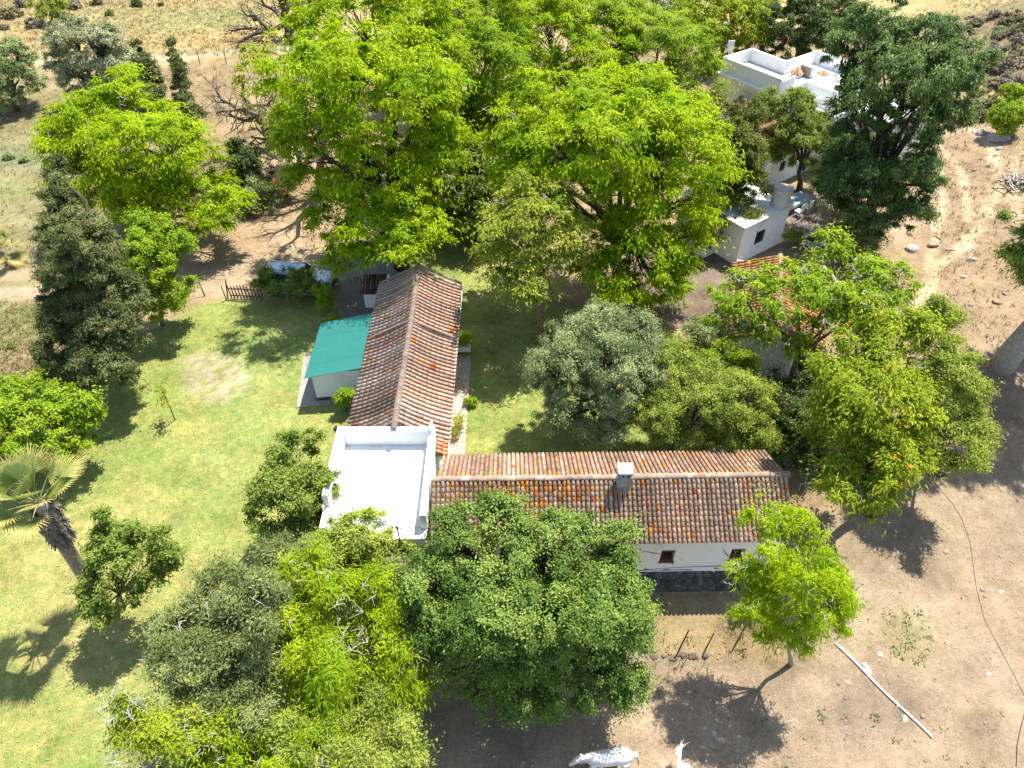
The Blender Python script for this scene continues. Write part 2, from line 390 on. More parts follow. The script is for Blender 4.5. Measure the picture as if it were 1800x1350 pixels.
# fallen leaves on the turf
X = rng.uniform(-26, 14, 1900); Y = rng.uniform(9, 42, 1900); k = zone_mask(LAWN, X, Y) & ~((X > -8) & (X < 12) & (Y > 16.8) & (Y < 22.5)) & ~((X > -8) & (X < -2.3) & (Y > 16.8) & (Y < 35)) & ~((X > -11.8) & (X < -7) & (Y > 27.3) & (Y < 33.3)); X, Y = X[k], Y[k]; n = len(X)
a = rng.uniform(0, 6.28, n); l = rng.uniform(.03, .075, n); d = np.stack([np.cos(a), np.sin(a), rng.normal(0, .2, n)], -1); s_ = np.stack([-np.sin(a), np.cos(a), rng.normal(0, .3, n)], -1)
p = np.stack([X, Y, ground(X, Y) + .05], -1); V = np.stack([p - d * l[:, None], p + s_ * (l * .5)[:, None], p + d * l[:, None], p - s_ * (l * .5)[:, None]], 1).reshape(-1, 3)
o = npmesh('fallen_leaves', V, np.arange(4 * n).reshape(-1, 4), leafmat('dry_leaves', (.3, .19, .07), (.45, .36, .15), (.3, .2, .05), .15, .7, .1), attr=rng.random(n)); tag(o, 'dry fallen leaves strewn over the lawn', 'leaves', kind='stuff')
# ------------------------------------------------------------------ trees
BARK = pm('grey_bark', (.22, .17, .12), (.1, .08, .06), 6, .9, .6)
BARKD = pm('dark_bark', (.09, .07, .055), (.045, .036, .03), 6, .9, .6)
BARKP = pm('pale_bark', (.42, .37, .31), (.24, .2, .16), 6, .9, .6)
BARKW = pm('bleached_twigs', (.5, .46, .41), (.3, .27, .23), 6, .9, .4)
LM = {
 'lime':   leafmat('lime_leaves', (.16, .275, .006), (.39, .48, .010), (.52, .68, .01), .44, .6, .12),
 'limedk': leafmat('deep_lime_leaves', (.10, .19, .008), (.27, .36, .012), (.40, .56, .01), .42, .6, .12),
 'limethin': leafmat('yellowish_lime_leaves', (.17, .24, .02), (.42, .43, .06), (.52, .58, .05), .42, .6, .12),
 'fern':   leafmat('feathery_leaves', (.13, .24, .008), (.37, .44, .015), (.52, .64, .01), .42, .6, .12),
 'grev':   leafmat('yellow_green_leaves', (.145, .22, .014), (.37, .42, .03), (.45, .54, .02), .4, .6, .12),
 'olive':  leafmat('blue_olive_leaves', (.125, .17, .06), (.40, .45, .20), (.36, .43, .12), .28, .65, .12),
 'olive2': leafmat('grey_olive_leaves', (.13, .165, .045), (.33, .36, .14), (.34, .4, .1), .3, .65, .12),
 'lightg': leafmat('light_green_leaves', (.155, .22, .03), (.40, .44, .085), (.46, .54, .06), .36, .6, .12),
 'midg':   leafmat('mid_green_leaves', (.09, .15, .02), (.27, .33, .065), (.33, .44, .04), .34, .6, .13),
 'oak':    leafmat('holm_oak_leaves', (.05, .105, .014), (.255, .335, .065), (.25, .4, .04), .28, .55, .18),
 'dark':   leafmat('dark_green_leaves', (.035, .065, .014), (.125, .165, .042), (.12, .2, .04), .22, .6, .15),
 'ash':    leafmat('ash_green_leaves', (.042, .09, .018), (.205, .28, .075), (.18, .28, .05), .27, .55, .18),
 'conif':  leafmat('conifer_needles', (.045, .068, .018), (.20, .215, .075), (.16, .19, .04), .17, .7, .08),
 'casu':   leafmat('soft_needles', (.075, .105, .02), (.24, .25, .055), (.24, .29, .04), .25, .65, .12),
 'bright': leafmat('bright_green_leaves', (.13, .23, .008), (.33, .43, .03), (.42, .56, .02), .38, .6, .14),
 'pale':   leafmat('pale_olive_leaves', (.21, .23, .10), (.50, .50, .29), (.42, .44, .17), .27, .65, .12),
 'scrub':  leafmat('scrub_leaves', (.15, .14, .065), (.29, .26, .14), (.26, .25, .1), .25, .8, .05),
 'lav':    leafmat('grey_scrub_leaves', (.23, .2, .14), (.36, .32, .23), (.3, .27, .17), .25, .8, .05),
}
FLOW = {'orange': pm('orange_blossom', (.75, .25, .02), (.6, .14, .01), 5, .7, 0), 'red': pm('red_blossom', (.5, .02, .02), (.35, .01, .03), 5, .7, 0),
        'pink': pm('pink_blossom', (.6, .15, .3), (.5, .1, .2), 5, .7, 0)}
#       leaf length, width, clump radius (m), flatness, coverage, fill, droop, up, jitter
KD = {
 'lime':  dict(L=.25, W=.085, rc=.62, fl=.36, cov=1.15, fill=1.75, droop=.3, up=1.0, bark=BARKD),
 'limethin': dict(L=.22, W=.085, rc=.5, fl=.42, cov=1.0, fill=.9, droop=.3, up=.9, bark=BARK),
 'fern':  dict(L=.22, W=.045, rc=.5, fl=.45, cov=1.0, fill=1.6, droop=.5, up=1.0, bark=BARKP),
 'grev':  dict(L=.2, W=.07, rc=.45, fl=.6, cov=1.05, fill=1.5, droop=.35, up=.8, bark=BARKD),
 'olive': dict(L=.13, W=.045, rc=.42, fl=.8, cov=1.25, fill=2.0, droop=0., up=.3, bark=BARKD),
 'olive2': dict(L=.13, W=.04, rc=.45, fl=.8, cov=1.15, fill=1.6, droop=0., up=.3, bark=BARK),
 'oak':   dict(L=.095, W=.06, rc=.4, fl=.7, cov=1.25, fill=1.9, droop=0., up=.6, bark=BARKD),
 'round': dict(L=.12, W=.07, rc=.38, fl=.7, cov=1.25, fill=1.9, droop=.1, up=.6, bark=BARK),
 'ash':   dict(L=.2, W=.075, rc=.55, fl=.6, cov=1.2, fill=1.9, droop=.35, up=.6, bark=BARKD),
 'euca': dict(L=.2, W=.06, rc=.55, fl=.6, cov=1.2, fill=1.9, droop=.35, up=.6, bark=BARKP),
 'conif': dict(L=.17, W=.05, rc=.38, fl=.55, cov=1.3, fill=2.2, droop=.1, up=.5, bark=BARKD),
 'scrub': dict(L=.22, W=.07, rc=.4, fl=.7, cov=1.2, fill=1.6, droop=0., up=.5, bark=BARK),
}
def nrm(a): return a / (np.linalg.norm(a, axis=-1, keepdims=True) + 1e-9)
def vnoise(P, s, seed):
    q = P * s + seed * 7.13
    return (np.sin(q[:, 0] * 1.7 + 1.1 * np.sin(q[:, 1] * 1.3)) + np.sin(q[:, 1] * 1.9 + 1.2 * np.sin(q[:, 2] * 1.5)) + np.sin(q[:, 2] * 2.1 + 1.3 * np.sin(q[:, 0] * 1.2))) / 3
def leaves_mesh(name, P, Nn, A, L, W, var, droop, mat, parent):
    n = len(P); S = nrm(np.cross(Nn, A)); A = nrm(np.cross(S, Nn))
    Ls = L * rngl.uniform(.65, 1.35, n); Ws = W * rngl.uniform(.65, 1.35, n)
    dn = np.array([0, 0, -1.])
    b0 = P - A * (Ls * .45)[:, None]
    t0 = P + A * (Ls * .55)[:, None] + dn * (Ls * droop)[:, None]
    m = P - A * (Ls * .02)[:, None] - dn * (Ls * droop * .12)[:, None]
    V = np.stack([b0, m + S * (Ws * .5)[:, None], t0, m - S * (Ws * .5)[:, None]], 1).reshape(-1, 3)
    return npmesh(name, V, np.arange(4 * n).reshape(-1, 4), mat, parent, attr=np.clip(var, 0, 1))
rngl = np.random.default_rng(5)
def tree(name, label, cat, base, lobes, kind, mat, seed=1, tr=.2, group=None, lscale=1., fill=1., flower=None, twigs=0, depthk=.85,
         nofill=False, gaps=-.45, twigmat=None, Yc=None, trunkpts=None, fine=False, echo=True, sub=4):
    global rngl
    rngl = np.random.default_rng(seed * 101 + 3); k = KD[kind]
    B = np.array(atg(*base)) if len(base) == 2 else np.array(base, float)
    root = thing(name, label, cat, B, group)
    lo = np.array(lobes, float)
    if kind == 'lime': lo[:, 2] *= 1.1; twigs = max(twigs, 24)
    lobev = rngl.normal(0, .1, 400)
    # crown centre on the vertical through the base; lobes stand on the plane through it that faces south-up
    c = lo[:, :2].mean(0); Y0 = Yc if Yc is not None else B[1]
    R0 = atY(c[0], c[1], Y0); nrmv = np.array([0, cp, -sp])
    Cs, rs = [], []
    for px, py, r in lo:
        d = ray(px, py); O = np.array([0, 0, CH]); t = np.dot(R0 - O, nrmv) / np.dot(d, nrmv)
        p = O + d * t; rad = r * depth(p) / F
        p = p + np.array([0, 1, 0]) * rngl.uniform(-.5, .5) * rad
        Cs.append(p); rs.append(rad)
    Cs = np.array(Cs); rs = np.array(rs)
    Cs[:, 2] = np.maximum(Cs[:, 2], ground(Cs[:, 0], Cs[:, 1]) + rs * .55)
    ell = [(p, np.array([r, r, r * .82])) for p, r in zip(Cs, rs)]
    n0 = len(ell)
    if echo:
        cx, cy = Cs[:, 0].mean(), Cs[:, 1].mean()
        for p, r in zip(Cs, rs):
            q = np.array([2 * cx - p[0], cy + .55 * (cy - p[1]), p[2]]); s = proj(q)
            if np.any(np.hypot(lo[:, 0] - s[0], lo[:, 1] - s[1]) < lo[:, 2] * .75): ell.append((q, np.array([r, r, r * .8]) * .9))
        ext = (Cs.max(0) - Cs.min(0)) / 2 + rs.mean() * .4; mid = (Cs.max(0) + Cs.min(0)) / 2
        if not nofill: ell.append((mid, np.array([ext[0] * .72, max(ext[1] * .6, ext[0] * .6) * depthk, ext[2] * .72])))
    for p, r in list(zip(Cs, rs)):      # smaller side boughs break the outline
        for _ in range(sub):
            d = nrm(rngl.normal(0, 1, 3) + np.array([0, 0, .3])); s_ = rngl.uniform(.28, .48)
            q = p + d * r * rngl.uniform(.8, 1.02)
            if q[2] - r * s_ > ground(q[0], q[1]): ell.append((q, np.array([1, 1, .7]) * r * s_))
    dist = depth(R0); px = dist / F * 1.76
    L = max(k['L'] * lscale, px * 2.1); W = max(k['W'] * lscale, px * .85)
    rc = min(k['rc'], np.median(rs) * .55)
    PC, RC = [], []
    E_c = np.array([e[0] for e in ell]); E_r = np.array([e[1] for e in ell])
    for i, (p, r) in enumerate(ell):
        rm = r.mean(); n = max(5, int(k['cov'] * 4 * (rm / rc) ** 2 * 1.15))
        d = nrm(rngl.normal(0, 1, (n, 3)) + np.array([0, 0, .35])); q = p + d * r * (rngl.uniform(.5, 1.1, (n, 1)) ** .8 + .1 * vnoise(d, 2.2, seed + i)[:, None])
        keep = np.ones(n, bool)
        for j in range(len(ell)):
            if j != i: keep &= (((q - E_c[j]) / E_r[j]) ** 2).sum(1) > .45
        keep &= (vnoise(q, .9 / max(rc, .3) * .6, seed) > gaps + .12) & (vnoise(q, 1.9 / max(rc, .3) * .6, seed + 5) > -.5)
        keep &= q[:, 2] > ground(q[:, 0], q[:, 1]) + rc * .2
        PC.append(q[keep]); RC.append(np.full(keep.sum(), i))
    PC = np.concatenate(PC); RC = np.concatenate(RC)
    nl = max(6, int(k['fill'] * fill * math.pi * rc * rc * (.5 + k['fl']) / (.5 * L * W)))
    own = np.repeat(np.arange(len(PC)), np.clip(rngl.normal(nl, nl * .35, len(PC)), nl * .3, nl * 2).astype(int)); n = len(own)
    d = nrm(rngl.normal(0, 1, (n, 3))); so_ = .62 if kind in ('lime', 'limethin', 'fern', 'grev') else .5; rad = np.abs(rngl.normal(0, so_, n)); rad = np.where(rad > 2.1 * so_, rngl.uniform(0, 1, n), rad)
    cr = rc * np.clip(rngl.lognormal(-.05, .38, len(PC)), .4, 1.9); flt = k['fl'] * rngl.uniform(.7, 1.3, len(PC))
    out = nrm(PC - E_c[RC]); 
    off = d * (rad * cr[own])[:, None]; off[:, 2] *= flt[own]
    axd = nrm(out * np.array([1, 1, .35]) + .5 * rngl.normal(0, 1, out.shape)) ; off += axd[own] * ((off * axd[own]).sum(1) * (.75 if so_ > .55 else .4))[:, None]
    P = PC[own] + off
    # pads sag towards their rims
    P[:, 2] -= (np.hypot(off[:, 0], off[:, 1]) ** 2 / cr[own]) * .35 * (k['droop'] + .1)
    Nn = nrm(np.array([0, 0, k['up']]) + .45 * out[own] + .45 * d + .6 * rngl.normal(0, 1, (n, 3)))
    A = nrm(.9 * d + .5 * out[own] + .45 * rngl.normal(0, 1, (n, 3)) + np.array([0, 0, .1]))
    pv = rngl.normal(.45, .22, len(PC)) + .12 * vnoise(PC, .5, seed + 3) + lobev[np.minimum(RC, 399)]
    var = pv[own] + rngl.normal(0, .17, n)
    leaves_mesh('crown', P, Nn, A, L, W, var, k['droop'], LM[mat], root)
    # wood
    mb = MB(); top = np.array([E_c[:n0, 0].mean(), E_c[:n0, 1].mean(), E_c[:n0, 2].mean()])
    gz = B.copy(); gz[2] -= .1
    zmin = min((e[0][2] - e[1][2] for e in ell[:n0])); fork = B + (top - B) * .45; fork[2] = max(B[2] + .4, min(fork[2], zmin + .6 * (top[2] - zmin)))
    if trunkpts is not None: tp = [np.array(p, float) for p in trunkpts]; fork = tp[-1]
    else: tp = [gz, B + (fork - B) * .35 + rngl.normal(0, .08, 3) * [1, 1, 0], B + (fork - B) * .7 + rngl.normal(0, .12, 3) * [1, 1, 0], fork]
    mb.tube(tp, [tr * 1.35, tr, tr * .9, tr * .8][:len(tp)] if len(tp) <= 4 else list(np.linspace(tr * 1.3, tr * .7, len(tp))), 9)
    for i in range(n0):
        e, r = ell[i]; m1 = fork + (e - fork) * .5 + rngl.normal(0, .1, 3) * np.linalg.norm(e - fork) + np.array([0, 0, .08 * np.linalg.norm(e - fork)])
        tip = e + np.array([0, 0, r[2] * .35])
        mb.tube([fork, m1, e, tip], [tr * .5, tr * .33, tr * .18, tr * .06], 6)
        mine = np.where(RC == i)[0]
        for j in mine[: int(len(mine) * (.35 if not twigs else .6))]:
            q = PC[j]; mm = (e + q) / 2 + rngl.normal(0, .12, 3) * r
            mb.tube([m1 + (e - m1) * rngl.uniform(.2, 1), mm, q], [tr * .13, tr * .07, max(.006, tr * .03)], 4)
    mb.build('trunk', k['bark'], root, smooth=True)
    if twigs:
        tw = MB()
        for _ in range(twigs):
            i = rngl.integers(0, n0); e, r = ell[i]; dd = nrm(rngl.normal(0, 1, 3) + np.array([0, -.4, .9])); s = e + dd * r * .75
            p1 = s + (dd + rngl.normal(0, .5, 3)) * rc * .5; p2 = p1 + (dd * .3 + rngl.normal(0, .6, 3)) * rc * .7
            w = max(.014, px * .4)
            tw.tube([s, p1, p2], [w, w * .8, w * .45], 4)
            for _k in range(3):
                a0 = p1 + (p2 - p1) * rngl.random(); tw.tube([a0, a0 + rngl.normal(0, .45, 3) * rc * .8], [w * .6, w * .35], 4)
        tw.build('twig_sprays', twigmat or BARKW, root)
    if flower:
        cname, num, fs = flower; v = MB(); pick = rngl.integers(0, len(PC), num)
        for j in pick:
            if E_c[RC[j], 2] < E_c[:, 2].mean() - 1.2 * E_c[:, 2].std(): continue
            q = PC[j] + out[j] * rc * .45 + np.array([0, 0, rc * .3])
            for _k in range(5):
                v.ball(q + rngl.normal(0, fs * .8, 3), np.array([fs, fs * .6, fs * .45]) * rngl.uniform(.6, 1.2), 5, 4, .4)
        v.build('blossoms', FLOW[cname], root)
    return root
def bare_tree(name, label, base, spec, mat, seed=1, cat='dead tree', group=None):
    """spec: list of limbs, each a list of (px, py, dY metres, radius)"""
    r_ = np.random.default_rng(seed); B = atg(*base); root = thing(name, label, cat, B, group); mb = MB(); tw = MB()
    for limb in spec:
        pts = [atY(px_, py_, B[1] + dy) for px_, py_, dy, _ in limb]; rad = [l[3] for l in limb]
        if limb[0][:2] == base: pts[0] = B - np.array([0, 0, .1])
        P2, R2 = [pts[0]], [rad[0]]
        for a, b_, ra, rb in zip(pts[:-1], pts[1:], rad[:-1], rad[1:]):
            s = np.linalg.norm(b_ - a)
            P2 += [a + (b_ - a) * .5 + r_.normal(0, .07, 3) * s, b_]; R2 += [(ra + rb) / 2, rb]
        mb.tube(P2, R2, 7)
        for i in range(1, len(P2)):
            for _ in range(3):
                d = nrm(P2[i] - P2[i - 1] + r_.normal(0, .8, 3) * np.linalg.norm(P2[i] - P2[i - 1])); l = r_.uniform(.5, 1.3)
                q1 = P2[i] + d * l; q2 = q1 + nrm(d + r_.normal(0, .6, 3)) * l * .8; w = max(.022, R2[i] * .35)
                tw.tube([P2[i], q1, q2], [w, w * .7, w * .4], 4)
                for _k in range(2): tw.tube([q1, q1 + nrm(d + r_.normal(0, .8, 3)) * l * .7], [w * .5, w * .3], 4)
    mb.build('trunk', mat, root, smooth=True); tw.build('twig_sprays', mat, root); return root

LIME = 'tall lime green trees around the yard'
tree('locust_tree', 'lime green feathery tree spreading over the dark conifer at the left field', 'tree', (300, 418),
     [(200,190,52),(150,205,48),(115,232,35),(240,232,58),(180,252,58),(300,262,58),(230,292,62),(320,302,55),(150,292,45),(260,340,58),(350,342,50),(395,365,35),(310,378,45),(200,330,50),(365,380,35),(118,262,32)],
     'lime', 'lime', 21, .28, LIME)
tree('locust_tree', 'tallest lime green tree with exposed dark trunk beside the parked car', 'tree', (706, 470),
     [(560,90,68),(640,45,75),(720,60,75),(565,170,62),(640,125,70),(745,140,68),(600,235,55),(560,290,55),(640,310,75),(720,340,72),(620,385,68),(695,405,62),(775,300,50),(765,235,45),(535,240,40)],
     'lime', 'lime', 22, .42, LIME, gaps=-.42)
tree('locust_tree', 'thin half-bare lime tree fraying out beside the grey dead branches', 'tree', (530, 300),
     [(470,110,52),(505,165,50),(440,135,35),(520,220,48),(485,200,35),(520,110,40)], 'limethin', 'limethin', 23, .2, LIME, lscale=1.3, twigs=60, fill=.8, gaps=-.2)
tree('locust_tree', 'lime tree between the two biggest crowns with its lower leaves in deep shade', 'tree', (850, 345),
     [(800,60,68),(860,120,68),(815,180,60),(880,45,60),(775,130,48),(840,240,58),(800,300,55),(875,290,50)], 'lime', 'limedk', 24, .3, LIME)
tree('locust_tree', 'lime crown rising directly behind the widest one, flecked with dark gaps', 'tree', (965, 270),
     [(960,40,72),(1030,65,68),(920,95,58),(1000,125,68),(950,165,55),(895,80,40)], 'lime', 'lime', 25, .3, LIME, gaps=-.3)
tree('locust_tree', 'paler rounded lime crown just left of the white rooftop terrace', 'tree', (1150, 265),
     [(1100,65,58),(1160,75,55),(1110,130,58),(1190,125,58),(1228,155,42),(1060,25,48),(1170,190,55),(1225,100,30)], 'lime', 'bright', 26, .28, LIME, lscale=.8)
tree('locust_tree', 'lime crowns at the top edge of the grove, furthest from the farmhouse', 'tree', (885, 185),
     [(760,12,58),(850,5,58),(940,0,58),(1010,8,48),(690,-5,45)], 'lime', 'lime', 27, .3, LIME)
tree('locust_tree', 'widest lime green tree overhanging the courtyard lawn', 'tree', (1090, 520),
     [(950,215,68),(1040,170,72),(1120,190,72),(1190,230,68),(890,230,45),(960,280,66),(1060,262,82),(1150,290,80),(1225,290,45),(1185,370,72),(1100,350,76),(1120,440,72),(1190,440,52),(1065,475,42),(1150,500,45),(905,272,42)],
     'lime', 'lime', 28, .4, LIME, gaps=-.5, depthk=.6)
tree('locust_tree', 'small yellowish thin-leaved tree in front of the widest lime crown', 'tree', (955, 606),
     [(930,370,62),(890,400,48),(990,390,52),(930,440,62),(880,465,38),(980,460,48),(930,500,40)], 'limethin', 'limethin', 29, .16, LIME, fill=1.4, twigs=40, gaps=-.5)
tree('understory_tree', 'deep green shaded tree filling the gap between the lime trunks', 'tree', (825, 405),
     [(800,265,62),(840,335,62),(795,350,48),(850,392,42),(760,270,46),(880,330,45),(820,410,36)], 'lime', 'midg', 30, .22)
tree('olive_tree', 'rounded blue-green olive tree standing on the courtyard lawn', 'tree', (1062, 758),
     [(1050,592,58),(1105,605,52),(1000,635,58),(1070,660,70),(960,662,42),(1020,700,62),(1100,690,56),(1135,632,32),(1060,568,36),(1000,725,38),(1070,735,40),(1120,580,28)],
     'olive', 'olive', 31, .26, twigs=0)
tree('carob_tree', 'light green round tree with leaning trunk behind the cottage roof', 'tree', (1182, 795),
     [(1180,650,52),(1240,690,58),(1160,700,52),(1298,690,50),(1220,738,56),(1308,738,42),(1328,768,26),(1182,632,40),(1150,735,32),(1280,770,30)],
     'olive', 'lightg', 32, .16)
tree('acacia_tree', 'airy bright green tree spreading over the small tiled cottage', 'tree', (1395, 688),
     [(1330,540,56),(1400,500,60),(1470,490,60),(1530,500,56),(1300,508,36),(1375,570,50),(1440,560,56),(1500,540,52),(1570,490,36),(1290,568,30)],
     'limethin', 'bright', 33, .2, twigs=110, fill=1.4, gaps=-.3, nofill=True)
tree('silk_oak_tree', 'tall yellow-green tree dotted with orange blossoms beside the cottage gable', 'tree', (1530, 905),
     [(1555,560,44),(1600,580,38),(1500,602,46),(1550,640,56),(1472,660,38),(1520,712,60),(1580,720,46),(1472,760,44),(1535,790,60),(1580,800,38),(1500,850,50),(1560,865,45),(1470,855,36),(1540,540,28)],
     'grev', 'grev', 34, .24, flower=('orange', 26, .06), twigs=30, fill=1.3)
tree('pepper_tree', 'olive green bushy tree between the orange-flowered one and the eucalyptus trunk', 'tree', (1655, 835),
     [(1655,600,42),(1680,650,48),(1700,710,46),(1670,760,56),(1640,690,48),(1700,775,40),(1625,800,40),(1640,560,25)], 'olive', 'lightg', 35, .2, lscale=1.1)
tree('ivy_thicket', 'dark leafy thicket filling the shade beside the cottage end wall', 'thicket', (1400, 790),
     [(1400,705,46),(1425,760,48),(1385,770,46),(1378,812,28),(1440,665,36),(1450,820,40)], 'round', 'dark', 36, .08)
tree('holm_oak', 'huge round holm oak hiding the front of the tiled cottage', 'tree', (940, 1190),
     [(885,920,52),(800,950,56),(960,965,66),(1040,972,56),(1085,960,30),(755,1000,56),(850,1012,76),(950,1042,76),(1050,1042,72),(1105,1060,46),(740,1060,46),(830,1090,72),(920,1120,76),(1020,1120,76),(1108,1120,42),(820,1170,62),(900,1200,56),(1000,1190,56),(1085,1180,46),(780,1120,56),(1060,1200,36),(940,1240,30),(1095,1108,34),(1076,1150,36),(1055,1172,34)],
     'oak', 'oak', 37, .38, gaps=-.8)
tree('wild_olive', 'grey-green wild olive in the thicket beside the lower lawn', 'tree', (450, 1260),
     [(430,1002,48),(392,1060,52),(465,1062,44),(340,1120,54),(408,1140,48),(312,1180,46),(375,1210,52),(440,1235,46),(300,1130,30),(360,1060,40),(335,1235,36)],
     'olive2', 'olive2', 38, .18, twigs=40)
tree('feathery_tree', 'bright feathery tree with bleached twigs between holm oak and wild olive', 'tree', (610, 1225),
     [(470,1120,44),(515,1185,52),(500,1245,46),(455,1180,34),(560,1240,44),(540,1020,50),(600,1062,56),(560,1110,62),(640,1110,56),(690,1150,56),(600,1180,62),(530,1170,50),(680,1220,50),(725,1180,36),(620,1255,46),(500,1085,36),(660,1060,40)],
     'fern', 'fern', 39, .18, twigs=130, gaps=-.35, fill=1.2)
tree('citrus_tree', 'light green dense tree touching the front of the white flat roof', 'tree', (650, 1020),
     [(640,952,52),(590,962,42),(690,972,34),(630,1002,46),(560,952,28),(640,930,38),(605,940,30)], 'round', 'lightg', 40, .14, gaps=-.8, sub=3)
tree('wild_olive', 'small grey-green wild olive below the flat-roofed block, nearest the house', 'tree', (530, 1070),
     [(520,972,42),(550,1000,40),(490,985,30),(560,1060,34)], 'olive2', 'olive2', 41, .12)
tree('wild_olive', 'grey-green bush behind the sprays of bare twigs left of the holm oak', 'tree', (700, 1130),
     [(700,1060,40),(720,1100,40),(690,1030,30)], 'olive2', 'olive2', 48, .1)
tree('myrtle_bush', 'round light green bush at the bottom edge beside the shaded paddock', 'bush', (670, 1390),
     [(670,1302,56),(622,1322,46),(716,1312,28),(660,1355,46),(700,1345,36)], 'olive2', 'lightg', 42, .1, fill=1.3)
tree('thorn_tree', 'yellow-leaved half-bare tree at the bottom left corner of the thicket', 'tree', (290, 1400),
     [(300,1282,46),(252,1312,46),(342,1312,42),(222,1325,32),(290,1350,46),(240,1250,24),(205,1240,18)], 'limethin', 'grev', 43, .12, twigs=130, fill=1.1, gaps=-.3, lscale=.62)
tree('feathery_tree', 'feathery bright tree at the bottom edge, lowest in the thicket', 'tree', (470, 1400),
     [(450,1312,52),(520,1310,46),(400,1342,42),(560,1330,42),(480,1350,40),(360,1345,34)], 'fern', 'fern', 44, .12, twigs=26, fill=1.3)
tree('wild_olive', 'pale wild olive at the bottom edge overlapping the feathery trees', 'tree', (540, 1390),
     [(540,1300,34),(500,1290,30),(560,1330,34),(520,1340,34)], 'olive2', 'lightg', 47, .1)
tree('bay_tree', 'tall green shrub growing against the left side of the flat-roofed block', 'tree', (520, 950),
     [(530,790,42),(500,830,38),(555,830,38),(490,870,42),(540,880,46),(500,920,42),(555,915,32),(478,945,26)], 'round', 'midg', 45, .1, gaps=-.42, fill=.85, nofill=True, sub=6)
tree('young_tree', 'small green tree on the lawn beside the tall fan palm', 'tree', (205, 1085),
     [(215,920,38),(250,930,36),(195,955,32),(225,980,42),(275,975,28),(180,1012,34),(205,1030,38),(160,1018,26),(295,980,22),(245,985,30),(235,950,26),(200,970,30),(190,1052,30),(228,1040,28),(162,1040,26)], 'round', 'midg', 46, .1, gaps=-.22, fill=.75, nofill=True)
tree('orange_tree', 'dense yellow-green round tree above the tall fan palm at the left edge', 'tree', (75, 818),
     [(60,692,48),(110,722,46),(20,712,48),(80,760,56),(30,780,48),(130,760,28),(0,760,48)], 'round', 'bright', 50, .14, lscale=1.2)
tree('cypress_tree', 'huge dark conifer with a narrow top beside the lawn edge', 'tree', (185, 655),
     [(103,288,13),(106,312,19),(111,345,26),(116,385,34),(122,425,38),(150,440,30),(165,412,14),(128,480,42),(180,470,36),(198,440,14),(140,540,48),(195,540,48),(215,500,18),(108,600,38),(165,590,52),(220,590,36),(150,640,46),(205,635,32),(90,560,16),(92,480,14),(95,640,20)],
     'conif', 'conif', 51, .25, gaps=-.55, sub=8)
tree('broadleaf_tree', 'light green leafy tree growing against the right flank of the dark conifer', 'tree', (285, 572),
     [(272,402,36),(298,425,36),(255,445,36),(275,490,42),(300,520,28),(260,540,34),(240,490,30)], 'round', 'bright', 52, .12, lscale=1.2)
tree('olive_tree', 'pale grey-green olive tree in the dry field behind the lime tree', 'tree', (165, 190),
     [(130,72,42),(180,78,42),(110,110,32),(160,118,46),(205,112,36),(140,145,30),(190,60,24)], 'olive', 'pale', 53, .3, lscale=1.2)
tree('olive_tree', 'dark olive tree cut by the left edge with its trunk leaning', 'tree', (30, 196),
     [(18,112,38),(-5,140,42),(32,142,22),(8,165,30)], 'olive', 'olive', 54, .3, lscale=1.2)
tree('cypress_tree', 'dark cypress between the grey olive and the slim cypress', 'tree', (280, 185),
     [(240,80,9),(245,100,14),(252,120,20),(264,145,24),(278,168,22)], 'conif', 'conif', 55, .15, gaps=-1.0, sub=2)
tree('cypress_tree', 'slim dark cypress standing alone against the dry field', 'tree', (338, 230),
     [(300,75,5),(304,95,9),(309,118,13),(317,148,16),(325,178,18),(334,205,20)], 'conif', 'conif', 56, .15, gaps=-1.0, sub=2, nofill=True)
tree('shrub', 'dark evergreen shrub below the grey dead branches', 'shrub', (438, 338), [(430,262,28),(440,292,32),(420,312,28),(450,315,24)], 'round', 'dark', 57, .08, lscale=1.3)
tree('shrub', 'low grey-green shrub beside the red flowering one', 'shrub', (455, 372), [(455,342,24),(440,358,18),(470,350,16)], 'olive2', 'olive', 58, .05)
tree('oleander_bush', 'small bush with red flowers at the edge of the sandy yard', 'bush', (490, 352), [(485,330,20),(500,335,16)], 'round', 'midg', 59, .05, flower=('red', 40, .07))
tree('ash_tree', 'very large dark green tree shading the right side of the white house', 'tree', (1520, 425),
     [(1505,52,48),(1570,55,56),(1630,70,52),(1572,122,50),(1625,130,60),(1675,120,28),(1478,108,32),(1512,138,26),(1490,188,22),(1605,190,58),(1655,190,42),(1575,225,36),(1500,238,24),(1505,285,56),(1575,290,62),(1620,330,42),(1485,330,46),(1540,360,56),(1600,370,36),(1520,410,36)],
     'ash', 'ash', 60, .4, gaps=-.38)
tree('pepper_tree', 'mid green drooping tree in front of the low white terrace', 'tree', (1405, 335),
     [(1390,200,42),(1420,230,42),(1445,262,42),(1395,238,32),(1370,190,32),(1462,308,32),(1415,180,20)], 'ash', 'midg', 61, .2)
tree('pine_tree', 'soft-needled green tree before the white parapet with trailing branches', 'tree', (1285, 405),
     [(1270,190,38),(1290,230,38),(1252,240,32),(1280,280,40),(1320,205,28),(1296,328,38),(1322,262,24),(1275,365,30),(1308,384,24),(1248,395,24),(1345,320,16),(1240,185,22)], 'olive', 'casu', 62, .16, lscale=1.4)
tree('silk_oak_tree', 'yellow-green tree with orange blossoms behind the white house', 'tree', (1270, 115),
     [(1240,20,42),(1290,30,46),(1220,60,36),(1270,75,36),(1315,55,28),(1210,12,30),(1330,5,30)], 'grev', 'grev', 63, .2, flower=('orange', 30, .13), lscale=1.5)
